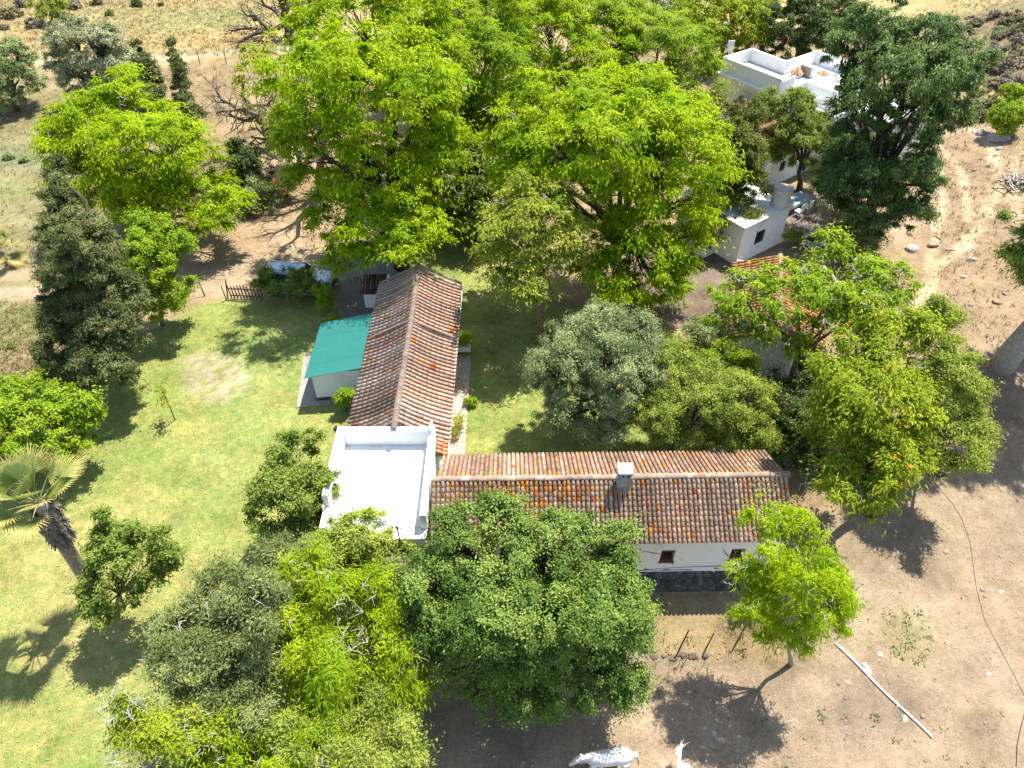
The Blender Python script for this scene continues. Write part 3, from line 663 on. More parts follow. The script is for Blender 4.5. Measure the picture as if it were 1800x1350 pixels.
tree('ash_tree', 'dark green trees behind the corner of the white parapet', 'tree', (1400, 112),
     [(1380,32,46),(1430,50,42),(1372,72,36),(1420,8,38),(1470,25,38),(1340,50,24)], 'ash', 'dark', 64, .25, lscale=1.3)
tree('olive_tree', 'greyish olive tree at the top edge beyond the lime grove', 'tree', (1170, 62), [(1150,20,32),(1118,0,28),(1190,38,22),(1180,0,26)], 'olive', 'olive', 65, .2, lscale=1.4)
tree('olive_tree', 'greyish tree behind the black dead branches at the top edge', 'tree', (535, 28), [(530,8,18),(550,0,16),(515,0,12)], 'olive', 'olive', 66, .2, lscale=1.4)
tree('acacia_tree', 'airy lime tree in front of the stone-based cottage wall', 'tree', (1392, 1170),
     [(1340,910,32),(1390,930,42),(1352,970,42),(1420,980,46),(1380,1030,50),(1440,1040,46),(1332,1060,36),(1400,1090,46),(1455,1090,30),(1362,1118,30),(1478,1068,20),(1420,1130,20),(1310,1075,20),(1298,985,20),(1300,1010,18),(1470,1010,22)],
     'fern', 'lime', 67, .09, twigs=70, fill=.45, gaps=-.28, nofill=True, lscale=.85, sub=7)
tree('shrub', 'pale grey-green shrub at the left end of the small cottage', 'shrub', (1245, 618), [(1240,578,26),(1222,585,18),(1260,600,22)], 'olive', 'olive', 68, .05)
tree('shrub', 'glossy bright green bush below the small cottage', 'shrub', (1270, 690), [(1265,630,32),(1290,652,30),(1245,648,22),(1312,640,20)], 'round', 'bright', 69, .06)
tree('shrub', 'blue-grey shrub beside the cottage chimney', 'shrub', (1510, 470), [(1505,425,22),(1525,445,22),(1500,450,18)], 'olive', 'olive', 70, .05)
tree('shrub', 'small green bush in front of the paved court', 'shrub', (1396, 430), [(1388,412,10),(1404,418,9)], 'round', 'lightg', 71, .03)
tree('oleander_bush', 'bush with pink flowers behind the big dark tree', 'bush', (1560, 225), [(1562,188,20),(1578,200,18)], 'round', 'midg', 72, .05, flower=('pink', 30, .1))
tree('lemon_tree', 'small yellow-green lemon tree beside the green-roofed shed', 'tree', (606, 722), [(605,690,13),(598,700,11),(614,698,11)], 'round', 'bright', 73, .04, lscale=.8)
bb = 'bright green bushes on the slope'
tree('bush', 'bright green mound bush beside the boulder on the slope', 'bush', (1775, 235), [(1770,195,22),(1790,205,20),(1765,220,18)], 'round', 'bright', 74, .05, bb, lscale=1.4)
tree('bush', 'bright green bush higher up the slope, cut by the right edge', 'bush', (1790, 190), [(1780,160,18),(1798,170,16)], 'round', 'bright', 75, .05, bb, lscale=1.4)
tree('shrub', 'light green shrub with a dark base in the top left corner', 'shrub', (92, 40), [(82,15,22),(100,5,18)], 'olive', 'lightg', 76, .1, lscale=1.3)
# eucalyptus at the right edge
EB = atg(1755, 650)
tree('eucalyptus_tree', 'thick leaning eucalyptus trunk with peeling bark at the right edge', 'tree', (1755, 650),
     [(1805,465,34),(1820,438,36),(1990,310,150),(2080,380,130),(1965,425,105),(2050,230,130),(2010,500,100)], 'euca', 'midg', 77, .56, fill=.75, sub=3, gaps=-.3, lscale=1.2,
     trunkpts=[EB - [0, 0, .2], EB + [.25, .1, 1.4], EB + [.9, .4, 3.4], EB + [1.6, .7, 6.0], EB + [2.0, .5, 8.5]])
# bare trees
bare_tree('dead_tree', 'black bare dead tree against the dry field at the top', (507, 66),
   [[(507,66,0,.5),(503,40,0,.42),(500,15,0,.34),(502,-25,0,.2)], [(503,40,0,.3),(470,55,-1,.25),(445,60,-2,.2),(420,75,-3,.12),(410,90,-3,.08)],
    [(503,40,0,.25),(485,20,1,.2),(465,10,1,.15),(455,-10,1,.1)], [(470,50,-1,.2),(450,28,0,.16),(435,28,0,.1),(425,15,0,.06)], [(470,55,-1,.18),(440,50,-1,.14),(412,54,-1,.1),(398,55,-1,.05)],
    [(502,20,0,.2),(520,5,1,.15),(535,-15,1,.1)], [(503,42,0,.25),(530,45,1,.2),(548,35,1,.12)], [(500,25,0,.22),(490,-2,-1,.15),(492,-20,-1,.1)]], BARKD, 3)
bare_tree('dead_tree', 'grey bare dead tree leaning over the sandy yard behind the red flowers', (478, 262),
   [[(478,262,0,0.46),(470,235,0,0.35),(455,205,0,0.27)], [(470,235,0,0.27),(492,222,-1,0.22),(478,215,-1,0.14)], [(455,205,0,0.24),(420,190,-1,0.19),(390,175,-1,0.14),(378,155,-1,0.08)],
    [(455,205,0,0.24),(440,185,1,0.18),(470,185,1,0.14),(482,172,1,0.11)], [(420,190,-1,0.16),(405,195,-2,0.11),(380,200,-2,0.07)], [(455,205,0,0.20),(430,212,-1,0.14),(402,200,-1,0.11),(385,188,-1,0.05)],
    [(440,185,1,0.16),(425,165,1,0.11),(428,148,1,0.07)]], BARK, 4)
bare_tree('dead_tree', 'bare grey tree casting a branching shadow on the sandy yard', (565, 335),
   [[(565,335,0,.36),(565,280,0,.3),(565,220,0,.25)], [(565,220,0,.22),(530,180,-1,.16),(500,165,-1,.12),(485,130,-1,.06)], [(565,220,0,.22),(560,160,1,.16),(540,110,1,.12),(520,80,1,.06)],
    [(565,220,0,.22),(590,170,1,.16),(600,110,1,.1)], [(575,270,0,.22),(540,240,-3,.18),(510,235,-4,.12),(490,220,-4,.08)], [(530,180,-1,.15),(510,200,-2,.1),(490,190,-2,.06)],
    [(540,110,1,.12),(510,105,1,.09),(500,85,1,.05)], [(575,270,0,.2),(545,285,-5,.15),(520,270,-6,.1)]], BARK, 5)
# young staked tree on the lawn
sb = atg(308, 740); sy = thing('sapling', 'thin young sapling with few leaves standing alone on the lawn', 'sapling', sb)
mb = MB(); s1 = atY(287, 690, sb[1]); mb.tube([sb - [0, 0, .05], sb + (s1 - sb) * .5 + [.03, 0, 0], s1], [.035, .028, .02], 6)
rngl = np.random.default_rng(9); tips = []
for _ in range(9):
    d = nrm(rngl.normal(0, 1, 3) + np.array([-.1, 0, .5])) * rngl.uniform(.35, .8); q = s1 - [0, 0, rngl.uniform(0, .3)]; mb.tube([q, q + d * .6, q + d], [.012, .009, .005], 4); tips.append(q + d); tips.append(q + d * .7)
mb.build('trunk', BARKD, sy)
tips = np.array(tips); P = np.repeat(tips, 11, 0) + rngl.normal(0, .14, (len(tips) * 11, 3)); n = len(P)
leaves_mesh('crown', P, nrm(rngl.normal(0, 1, (n, 3)) + [0, 0, .8]), nrm(rngl.normal(0, 1, (n, 3))), .17, .08, rngl.uniform(0, 1, n), .1, LM['limethin'], sy)
# bushes scattered in the fields
def small_bush(px_, py_, r_px, mat, name, label, cat, group, seed, kind='scrub'):
    return tree(name, label, cat, (px_, py_ + r_px * .45), [(px_ + dx * r_px, py_ + dy * r_px, r_px * s) for dx, dy, s in ((0, 0, .7), (-.55, .15, .5), (.55, .1, .5))],
                kind, mat, seed, .04, group, lscale=1.0, echo=False, gaps=-.6)
for i, (x, y, r, mt, lb) in enumerate([(60, 40, 16, 'lav', 'low purplish scrub bush at the lower left of the far field'), (20, 22, 16, 'scrub', 'brown scrub bush at the left of the top field corner'),
      (120, 32, 15, 'scrub', 'brown scrub bush beside the light green shrub in the top corner'), (8, 48, 9, 'lav', 'grey scrub bush at the extreme left of the far field'), (130, 8, 13, 'lav', 'greyish scrub bush above the brown one at the top'),
      (240, 6, 11, 'dark', 'dark round bush alone on the far grassland'), (283, 8, 5, 'dark', 'tiny dark bush right of the dark round one'), (193, 24, 8, 'midg', 'low flat bush in the middle of the far grassland'),
      (170, 4, 10, 'scrub', 'brownish bush at the top edge of the far field'), (38, 5, 12, 'lav', 'grey scrub at the top edge of the left corner'), (452, 33, 6, 'dark', 'small dark bush below the black dead tree limb'), (15, 275, 10, 'olive', 'bluish bush in the left field'), (45, 282, 9, 'olive', 'bluish low bush right of the first in the left field'),
      (20, 608, 7, 'midg', 'small green clump in the tan field at the left edge')]):
    small_bush(x, y, r, mt, 'bush', lb, 'bush', 'bushes in the far field', 300 + i)
rs_ = random.Random(4)
spots = [(1665,110),(1690,95),(1720,70),(1750,90),(1780,110),(1735,120),(1700,130),(1765,60),(1790,75),(1680,65),(1710,40),(1745,30),(1780,35),(1675,150),(1715,165),(1750,150),(1735,185),(1725,205),(1755,180),(1780,135),(1705,190),(1690,205),(1660,85),(1725,140),(1765,125),(1790,50),(1700,60),(1650,50),(1795,95),(1755,110)]
for i, (x, y) in enumerate(spots):
    small_bush(x + rs_.uniform(-5, 5), y + rs_.uniform(-4, 4), rs_.uniform(12, 24), rs_.choice(['scrub', 'scrub', 'lav', 'olive2', 'pale']), 'scrub_bush', 'low dry brown scrub bush on the upper right slope', 'bush', 'dry scrub on the upper slope', 400 + i)
# reeds behind the court
rb = atg(1462, 400); rd = thing('reed_clump', 'upright clump of pale reeds under the big dark tree', 'reeds', rb); mb = MB(); P = []; rngl = np.random.default_rng(12)
for _ in range(60):
    a = rngl.normal(0, .7, 2); q = rb + [a[0], a[1] * .6, 0]; h = rngl.uniform(2.4, 4.2); tpp = q + [a[0] * .5, a[1] * .3 - .2, h]; mb.tube([q, (q + tpp) / 2 + rngl.normal(0, .05, 3), tpp], [.02, .018, .008], 4)
    for _k in range(9): P.append(q + (tpp - q) * rngl.uniform(.3, 1) + rngl.normal(0, .12, 3))
mb.build('stems', pm('reed_cane', (.3, .27, .13), (.18, .17, .07), 5), rd); P = np.array(P); n = len(P)
leaves_mesh('foliage', P, nrm(rngl.normal(0, 1, (n, 3)) + [0, 0, .3]), nrm(rngl.normal(0, 1, (n, 3)) + [0, 0, .6]), .5, .07, rngl.uniform(0, 1, n), .5, LM['midg'], rd)
# palms
def palm(name, label, base, top, nf, R_, tr, seed, skirt=True, pet=1.0, ups=1.75):
    r_ = np.random.default_rng(seed); B = np.array(base); T = np.array(top); root = thing(name, label, 'palm tree', B)
    mb = MB(); pts = [B - [0, 0, .1]] + [B + (T - B) * k + r_.normal(0, .02, 3) for k in (.2, .45, .7, .9)] + [T]
    mb.tube(pts, [tr * 1.25, tr, tr * .95, tr, tr * 1.05, tr * .8], 12); mb.build('trunk', pm(name + '_bark', (.32, .27, .22), (.18, .145, .115), 7, .95, .8), root)
    if skirt:
        V, Fq = [], []
        for _ in range(420):
            a = r_.uniform(0, 6.28); k = r_.uniform(.66, .97); c = B + (T - B) * k; d = np.array([math.cos(a), math.sin(a), 0]); s = np.array([-math.sin(a), math.cos(a), 0])
            rr = tr * (1.05 + .75 * (k - .5)); p = c + d * rr; l = r_.uniform(.2, .45); w = r_.uniform(.04, .1)
            q = p + d * r_.uniform(.06, .2) - np.array([0, 0, l]); n0 = len(V); V += [p - s * w, p + s * w, q + s * w * .5, q - s * w * .5]; Fq.append((n0, n0 + 1, n0 + 2, n0 + 3))
        npmesh('dead_skirt', V, Fq, pm(name + '_dead_fronds', (.2, .165, .13), (.09, .075, .06), 6, .95), root)
    for i in range(nf):
        a = i * 2.399 + r_.uniform(-.2, .2); el = 1.25 - ups * (i / nf) + r_.uniform(-.12, .12)
        d = np.array([math.cos(a) * math.cos(el), math.sin(a) * math.cos(el), math.sin(el)]); s = nrm(np.cross(d, [0, 0, 1.])); u = np.cross(s, d)
        P0 = T; P1 = T + d * R_ * .55 * pet + np.array([0, 0, -.05 * R_]); V, Fq, va = [], [], []
        n0 = 0; nl_ = 30
        for j in range(nl_):
            t = -1.45 + 2.9 * j / (nl_ - 1); ln = R_ * .62 * (1 - .18 * abs(t)) * r_.uniform(.9, 1.05)
            dd = d * math.cos(t) + s * math.sin(t) + u * (.34 * abs(t) - .02); side = nrm(np.cross(dd, u)); w = R_ * .020 * r_.uniform(.7, 1.3)
            m = P1 + dd * ln * .55; e = P1 + dd * ln + np.array([0, 0, -1]) * ln * (.12 + .12 * max(0, .6 - el)); ang = u * w * .4
            k = len(V); V += [P1 - side * w * .3, P1 + side * w * .3, m + side * w + ang, m - side * w - ang, e - side * .003, e + side * .003]; Fq += [(k, k + 1, k + 2, k + 3), (k + 3, k + 2, k + 5, k + 4)]
            age = i / nf; va += [np.clip(.05 + .4 * age ** 2 + r_.normal(0, .08), 0, 1), np.clip(.45 + .5 * age + r_.normal(0, .14), 0, 1)]
        me = npmesh('frond', np.array(V), np.array(Fq), LM['palm'], root, attr=va)
        sb_ = MB(); sb_.tube([P0, (P0 + P1) / 2 + [0, 0, .04], P1 + d * .05], [.03, .022, .014], 5); sb_.build('stalk', LM['palmstalk'], me)
    return root
LM['palm'] = leafmat('fan_fronds', (.14, .22, .06), (.58, .46, .16), (.42, .5, .1), .36, .5, .3)
LM['palmstalk'] = pm('frond_stalk', (.2, .22, .06), (.3, .25, .08), 3, .6, 0)
pb = at(168, 1043)
palm('fan_palm', 'tall fan palm with shaggy dead skirt leaning over the lawn', pb, atY(68, 884, pb[1] - .2), 13, 2.15, .27, 3, ups=1.12)
pb2 = atg(12, 462)
palm('fan_palm', 'small green fan palm at the left edge by the sandy track', pb2, pb2 + [0, 0, 1.1], 14, 1.7, .16, 6, False)
# ------------------------------------------------------------------ buildings
WHITE = plaster('white_plaster', (.8, .8, .78), (.5, .47, .41), .72, 1.1)
WHITEOLD = plaster('old_white_plaster', (.74, .74, .71), (.34, .29, .22), .74, .9)
DECK = plaster('white_roof_paint', (.76, .76, .74), (.5, .48, .44), .6, .8)
STONE = None
m, t, b = nt('rubble_stone')
tc = N(t, 'ShaderNodeTexCoord'); vo = N(t, 'ShaderNodeTexVoronoi'); vo.inputs['Scale'].default_value = 3.4; t.links.new(tc.outputs['Object'], vo.inputs['Vector'])
r = ramp(t, vo.outputs['Color'], [(0, (.03, .027, .025)), (.5, (.06, .055, .05)), (1, (.12, .11, .1))]); vd = N(t, 'ShaderNodeTexVoronoi', feature='DISTANCE_TO_EDGE'); vd.inputs['Scale'].default_value = 3.4; t.links.new(tc.outputs['Object'], vd.inputs['Vector'])
r2 = ramp(t, vd.outputs['Distance'], [(.0, (.35, .33, .3)), (.08, (1, 1, 1))]); t.links.new(mixc(t, 1., r.outputs[0], r2.outputs[0], 'MULTIPLY'), b.inputs['Base Color']); b.inputs['Roughness'].default_value = .95
bump(t, b, vd.outputs['Distance'], .9, .08); STONE = m
def tilemat(name, warm=1.0):
    m, t, b = nt(name); ta = N(t, 'ShaderNodeAttribute'); ta.attribute_name = 'tint'
    n1 = noise(t, 7, 7, .75); n2 = noise(t, 30, 5, .75); n3 = noise(t, 1.2, 4, .6)
    c = mixc(t, .85, ta.outputs['Color'], ramp(t, n1.outputs['Fac'], [(.3, (.5, .47, .45)), (.5, (1, 1, 1)), (.72, (1.35, 1.33, 1.3))]).outputs[0], 'MULTIPLY')
    c = mixc(t, .8, c, ramp(t, n2.outputs['Fac'], [(.32, (.55, .52, .5)), (.55, (1.05, 1.05, 1.05))]).outputs[0], 'MULTIPLY')
    c = mixc(t, .6, c, ramp(t, n3.outputs['Fac'], [(.3, (.75, .73, .72)), (.7, (1.15, 1.15, 1.15))]).outputs[0], 'MULTIPLY')
    t.links.new(c, b.inputs['Base Color']); b.inputs['Roughness'].default_value = .92; b.inputs['Specular IOR Level'].default_value = .15
    bump(t, b, n2.outputs['Fac'], .5, .015); return m
TILE = tilemat('clay_tiles')
MORTAR = pm('mortar', (.45, .4, .33), (.25, .21, .17), 6, .95, .6)
BRICKR = pm('red_brick', (.25, .09, .06), (.16, .07, .05), 9, .9, .5)
IRON = pm('dark_iron', (.03, .03, .032), (.05, .045, .04), 8, .6, .2, metal=.4)
GLASS = pm('window_glass', (.02, .025, .03), (.03, .035, .04), 2, .12, 0, spec=.6)
WOODD = pm('dark_wood', (.07, .045, .03), (.035, .024, .018), 8, .8, .5)
PAL_A = [((.42, .285, .195), 34), ((.46, .32, .225), 26), ((.39, .25, .165), 22), ((.32, .225, .165), 9), ((.5, .38, .28), 7), ((.46, .24, .14), 7), ((.54, .47, .4), 1)]
PAL_B = [((.46, .33, .25), 32), ((.40, .28, .20), 26), ((.50, .37, .29), 20), ((.33, .24, .185), 8), ((.52, .41, .33), 6), ((.46, .27, .18), 6)]
PAL_C = [((.45, .2, .09), 30), ((.36, .15, .07), 24), ((.52, .27, .14), 18), ((.25, .13, .08), 14), ((.4, .25, .17), 10)]
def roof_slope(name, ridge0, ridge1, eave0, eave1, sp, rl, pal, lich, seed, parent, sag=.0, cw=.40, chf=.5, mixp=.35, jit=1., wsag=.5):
    """barrel tiles laid from the eave up to the ridge: convex covers over concave channels"""
    r_ = np.random.default_rng(seed); r0, r1, e0, e1 = (np.array(q, float) for q in (ridge0, ridge1, eave0, eave1))
    Lu = np.linalg.norm(r1 - r0); ncol = int(round(Lu / sp)); Lw = np.linalg.norm(e0 - r0); nrow = max(2, int(round(Lw / rl)))
    cols = np.array([p[0] for p in pal]); pr = np.array([p[1] for p in pal], float); pr /= pr.sum()
    V, Fq, T = [], [], []; S = 7
    U = nrm(r1 - r0); Wd = nrm(e0 - r0); Nn = nrm(np.cross(U, Wd)); Nn = Nn if Nn[2] > 0 else -Nn
    rowoff = r_.normal(0, .012, nrow + 1)
    def P(u, w):  # bilinear patch with sag
        a = r0 + (r1 - r0) * u; b_ = e0 + (e1 - e0) * u; q = a + (b_ - a) * w
        return q + np.array([0, 0, -sag * (math.sin(math.pi * u) * .7 + .3 * math.sin(5 * u + seed) ) - sag * wsag * math.sin(math.pi * w)])
    colk = 1 + .16 * np.sin(np.arange(ncol) * .37 + seed) * r_.uniform(.3, 1, ncol) + r_.normal(0, .07, ncol)
    for c in range(ncol):
        du = r_.normal(0, .05)
        colc = r_.choice(len(cols), p=pr)
        for cover in (0, 1):
            uu = (c + (.5 if cover else 0.0) + du * .35) / ncol
            if not cover and c == 0: continue
            for k in range(nrow):
                w0 = k / nrow; w1 = (k + 1) / nrow + .035; wob = r_.normal(0, .006, 2)
                a = P(uu + wob[0] / Lu, max(0, w0 - .01)); b_ = P(uu + wob[1] / Lu, min(w1 + rowoff[k] / Lw + r_.normal(0, .006), 1.03)); 
                h0, h1 = (.0, .02 * jit) if cover else (.0, .015); ra, rb = (sp * cw * .84, sp * cw) if cover else (sp * .30, sp * .27)
                if k == 0 and cover: ra = sp * cw * .9
                base = len(V)
                for (q, rad, h) in ((a, ra, h0), (b_, rb, h1)):
                    for s in range(S):
                        th = math.pi * s / (S - 1)
                        if cover: V.append(q + U * math.cos(th) * rad + Nn * (math.sin(th) * rad * .95 + h + .045))
                        else: V.append(q + U * math.cos(th) * rad - Nn * (math.sin(th) * rad * .55 - h - .05))
                cc = cols[r_.choice(len(cols), p=pr)] if r_.random() < mixp else cols[colc]
                cc = cc * (1 + jit * r_.uniform(-.14, .14)) * colk[c]
                lu, lw = uu, (k + .5) / nrow
                if r_.random() < lich(lu, lw): cc = np.array(random.Random(int(r_.integers(1e9))).choice([(.62, .24, .03), (.55, .17, .03), (.6, .3, .07), (.42, .12, .05)])) * r_.uniform(.8, 1.1)
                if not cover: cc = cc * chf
                for s in range(S - 1): Fq.append((base + s, base + s + 1, base + S + s + 1, base + S + s)); T.append((*cc, 1))
                if cover:  # thickness at the lower lip
                    b2 = len(V)
                    for s in range(S):
                        th = math.pi * s / (S - 1); V.append(b_ + U * math.cos(th) * rb * .84 + Nn * (math.sin(th) * rb * .78 + h1 + .045))
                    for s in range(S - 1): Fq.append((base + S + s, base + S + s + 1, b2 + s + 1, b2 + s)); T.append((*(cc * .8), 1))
    # batten board under the tiles, so no daylight shows between them
    nb, nw = 14, 7; base = len(V)
    for lay in (.012, -.06):
        for j in range(nb + 1):
            for q in range(nw): V.append(P(j / nb, q / (nw - 1)) + Nn * lay)
    o2 = nw * (nb + 1)
    for j in range(nb):
        for q in range(nw - 1):
            a = base + nw * j + q
            Fq += [(a, a + 1, a + nw + 1, a + nw), (a + o2, a + o2 + nw, a + o2 + nw + 1, a + o2 + 1)]; T += [(.12, .09, .07, 1)] * 2
        a = base + nw * j + nw - 1; Fq.append((a, a + o2, a + o2 + nw, a + nw)); T.append((.3, .26, .22, 1))
    for j in (0, nb):
        for q in range(nw - 1): a = base + nw * j + q; Fq.append((a, a + 1, a + 1 + o2, a + o2)); T.append((.3, .26, .22, 1))
    return npmesh(name, V, Fq, TILE, parent, cattr=np.array(T))
def ridge_tiles(name, p0, p1, n, rad, pal, seed, parent, sag=0., s2=0, dk=.8):
    r_ = np.random.default_rng(seed); p0, p1 = np.array(p0, float), np.array(p1, float); U = nrm(p1 - p0); Sd = nrm(np.cross(U, [0, 0, 1.])); V, Fq, T = [], [], []; S = 9
    for k in range(n):
        dz = lambda u: np.array([0, 0, -sag * (math.sin(math.pi * u) * .7 + .3 * math.sin(5 * u + s2))])
        a = p0 + (p1 - p0) * (k / n) + dz(k / n) + r_.normal(0, .008, 3); b_ = p0 + (p1 - p0) * ((k + 1.06) / n) + dz((k + 1) / n) + r_.normal(0, .008, 3); base = len(V)
        for q, rr, h in ((a, rad * .9, -.01), (b_, rad * 1.08, .02)):
            for s in range(S):
                th = math.pi * (s / (S - 1)); V.append(q + Sd * math.cos(th) * rr + np.array([0, 0, 1]) * (math.sin(th) * rr * .85 + h))
        cc = np.array(pal[r_.integers(0, len(pal))][0]) * r_.uniform(.85, 1.2); cc = (cc * .6 + np.array((.38, .3, .24)) * .4) * dk
        for s in range(S - 1): Fq.append((base + s, base + s + 1, base + S + s + 1, base + S + s)); T.append((*cc, 1))
        m_ = len(V)  # mortar joint
        for rr, dd in ((rad * 1.1, -.05), (rad * 1.1, .03)):
            for s in range(S):
                th = math.pi * (s / (S - 1)); V.append(b_ + U * dd + Sd * math.cos(th) * rr + np.array([0, 0, 1]) * (math.sin(th) * rr * .86 + .022))
        for s in range(S - 1): Fq.append((m_ + s, m_ + s + 1, m_ + S + s + 1, m_ + S + s)); T.append((.36 * dk, .31 * dk, .25 * dk, 1))
    return npmesh(name, V, Fq, TILE, parent, cattr=np.array(T))
def wall(mb, p0, p1, th, z0, z1, holes=()):
    """wall from p0 to p1 (outer face on the right hand side of p0->p1), holes (u0, u1, z0, z1)"""
    p0 = np.array([p0[0], p0[1], 0.]); p1 = np.array([p1[0], p1[1], 0.]); L = np.linalg.norm(p1 - p0); u = (p1 - p0) / L; n = np.array([-u[1], u[0], 0])
    xs = sorted({0, L, *[h[0] for h in holes], *[h[1] for h in holes]})
    for a, b_ in zip(xs[:-1], xs[1:]):
        hs = [h for h in holes if h[0] <= a + 1e-6 and h[1] >= b_ - 1e-6]
        if not hs: mb.frame(p0, u, n, (0, 0, 1), a, b_, 0, th, z0, z1)
        else:
            h = hs[0]; mb.frame(p0, u, n, (0, 0, 1), a, b_, 0, th, z0, h[2]); mb.frame(p0, u, n, (0, 0, 1), a, b_, 0, th, h[3], z1)
    return p0, u, n
def barred_window(parent, p0, u, n, h, deep=.2, frame=None, sill=None, bars=5, glass=GLASS, lintel=None, name='window'):
    f = MB(); a, b_, z0, z1 = h; w = .045
    f.frame(p0, u, n, (0, 0, 1), a, a + w, deep, deep + .05, z0, z1); f.frame(p0, u, n, (0, 0, 1), b_ - w, b_, deep, deep + .05, z0, z1)
    f.frame(p0, u, n, (0, 0, 1), a + w, b_ - w, deep, deep + .05, z0, z0 + w); f.frame(p0, u, n, (0, 0, 1), a + w, b_ - w, deep, deep + .05, z1 - w, z1)
    f.frame(p0, u, n, (0, 0, 1), (a + b_) / 2 - .02, (a + b_) / 2 + .02, deep, deep + .05, z0 + w, z1 - w)
    fo = f.build(name, frame or WOODD, parent)
    g = MB(); g.frame(p0, u, n, (0, 0, 1), a + w, b_ - w, deep + .02, deep + .028, z0 + w, z1 - w); g.build('pane', glass, fo)
    if bars:
        br = MB()
        for i in range(1, bars + 1):
            q = p0 + u * (a + (b_ - a) * i / (bars + 1)) + n * (deep * .35); br.tube([q + [0, 0, z0], q + [0, 0, z1]], .011, 5)
        for zz in (z0 + (z1 - z0) * .3, z0 + (z1 - z0) * .7): br.tube([p0 + u * a + n * deep * .35 + [0, 0, zz], p0 + u * b_ + n * deep * .35 + [0, 0, zz]], .011, 5)
        br.build('bars', IRON, fo)
    if sill:
        s = MB(); s.frame(p0, u, n, (0, 0, 1), a - .04, b_ + .04, -.05, deep - .01, z0 - .07, z0 + .035); s.build('sill', sill, fo)
    if lintel:
        s = MB(); s.frame(p0, u, n, (0, 0, 1), a + .003, b_ - .003, .004, deep - .004, z1 - .10, z1 - .003); s.build('lintel', lintel, fo)
    return fo
# ---- long cottage in front (gabled, ridge along x)
A = thing('tiled_cottage', 'long low white cottage with orange-lichened tile roof and one chimney', 'cottage', (4.2, 19.2, 0))
rot = .016
def ra(x, y, z): return np.array([x, y + rot * (x + 3.4), z])
mb = MB(); wins = [(6.38 + 3.3, 6.98 + 3.3, .95, 1.82), (9.38 + 3.3, 9.98 + 3.3, 1.0, 1.85)]
fw = wall(mb, ra(-3.3, 17.0, 0), ra(11.5, 17.0, 0), .45, .1, 2.74, wins)
wall(mb, ra(11.5, 17.45, 0), ra(11.5, 20.95, 0), .4, -.6, 2.72); wall(mb, ra(11.5, 21.4, 0), ra(-3.3, 21.4, 0), .45, -.1, 2.72)
wall(mb, ra(-3.3, 20.95, 0), ra(-3.3, 17.45, 0), .4, -.2, 2.72)
for x in (11.1, 11.3):  # gable
    p = [ra(11.11 if x < 11.2 else 11.49, 17.1, 2.72), ra(11.11 if x < 11.2 else 11.49, 21.3, 2.72), ra(11.11 if x < 11.2 else 11.49, 19.2, 3.9)]
    k = len(mb.v); mb.add(p, [(0, 1, 2)])
mb.build('wall', WHITEOLD, A)
pl = MB(); p0, u, n = fw
V = [p0 + u * a + n * d + [0, 0, z] for a in (0, 14.8) for d, z in ((-.5, -1.05), (-.42, -.1), (-.08, .1), (-.02, .15), (.4, .15), (.4, -1.05))]
pl.add(V, [(i, i + 1, 7 + i, 6 + i) for i in range(5)] + [(0, 1, 2, 3, 4, 5), (11, 10, 9, 8, 7, 6)]); pl.build('plinth', STONE, A)
for h in wins: barred_window(A, p0, u, n, h, .3, sill=BRICKR, lintel=BRICKR, bars=3)
ck = MB(); 
for pts in ([(5.55, 1.75), (5.8, 1.72), (6.05, 1.62), (6.3, 1.6), (6.42, 1.52)], [(7.05, .92), (7.0, .8), (7.02, .72)], [(5.0, .3), (5.6, .26), (6.1, .33), (6.6, .24), (7.4, .3), (7.9, .25)], [(6.3, .4), (8.0, .52), (9.4, .55), (10.3, .5)], [(9, 1.9), (9.1, 1.6), (9.3, 1.35), (9.4, 1.3)]):
    q = [ra(a, 16.995, z) for a, z in pts]; ck.tube(q, [.012 + .012 * ((i * 7) % 3) for i in range(len(q))], 4)
for a, z, w, hh in ((7.6, 2.45, .1, .04), (5.2, 2.3, .07, .04), (9.0, .35, .12, .05), (9.9, .3, .16, .07), (5.9, .33, .14, .06), (6.8, .3, .2, .05), (10.5, 2.2, .08, .04), (4.6, 1.8, .1, .05)):
    ck.ball(ra(a, 16.998, z), (w, .012, hh), 8, 5, .5)
ck.build('plaster_cracks', pm('bare_render', (.22, .17, .12), (.14, .11, .08), 9, .95, .4), A)
licA = lambda u, w, : .02 + .42 * math.exp(-((u - .30) / .2) ** 2) * (1 - .45 * w) + .02 * (w < .3)
licA2 = lambda u, w: .02 + .05 * math.exp(-((u - .3) / .3) ** 2) + .22 * (w < .14)
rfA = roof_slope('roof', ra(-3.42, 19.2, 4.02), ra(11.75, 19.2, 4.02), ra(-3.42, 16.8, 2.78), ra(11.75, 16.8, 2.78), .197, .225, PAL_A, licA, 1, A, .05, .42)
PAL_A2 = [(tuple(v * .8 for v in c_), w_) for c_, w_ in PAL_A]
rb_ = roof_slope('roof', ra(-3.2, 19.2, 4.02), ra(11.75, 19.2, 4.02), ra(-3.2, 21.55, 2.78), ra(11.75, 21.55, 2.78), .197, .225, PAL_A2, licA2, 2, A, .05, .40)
ridge_tiles('ridge_cap', ra(-3.42, 19.2, 4.06), ra(11.78, 19.2, 4.06), 38, .15, PAL_A, 3, A, .05, 1)
ch = MB(); cx, cy = 4.68, 18.95
ch.frame((cx, cy, 0), (1, 0, 0), (0, 1, 0), (0, 0, 1), -.27, .27, -.25, .25, 3.6, 4.75)
for a in (-.2, 0, .2): ch.frame((cx, cy, 0), (1, 0, 0), (0, 1, 0), (0, 0, 1), a - .065, a + .065, -.245, .245, 4.752, 4.98)
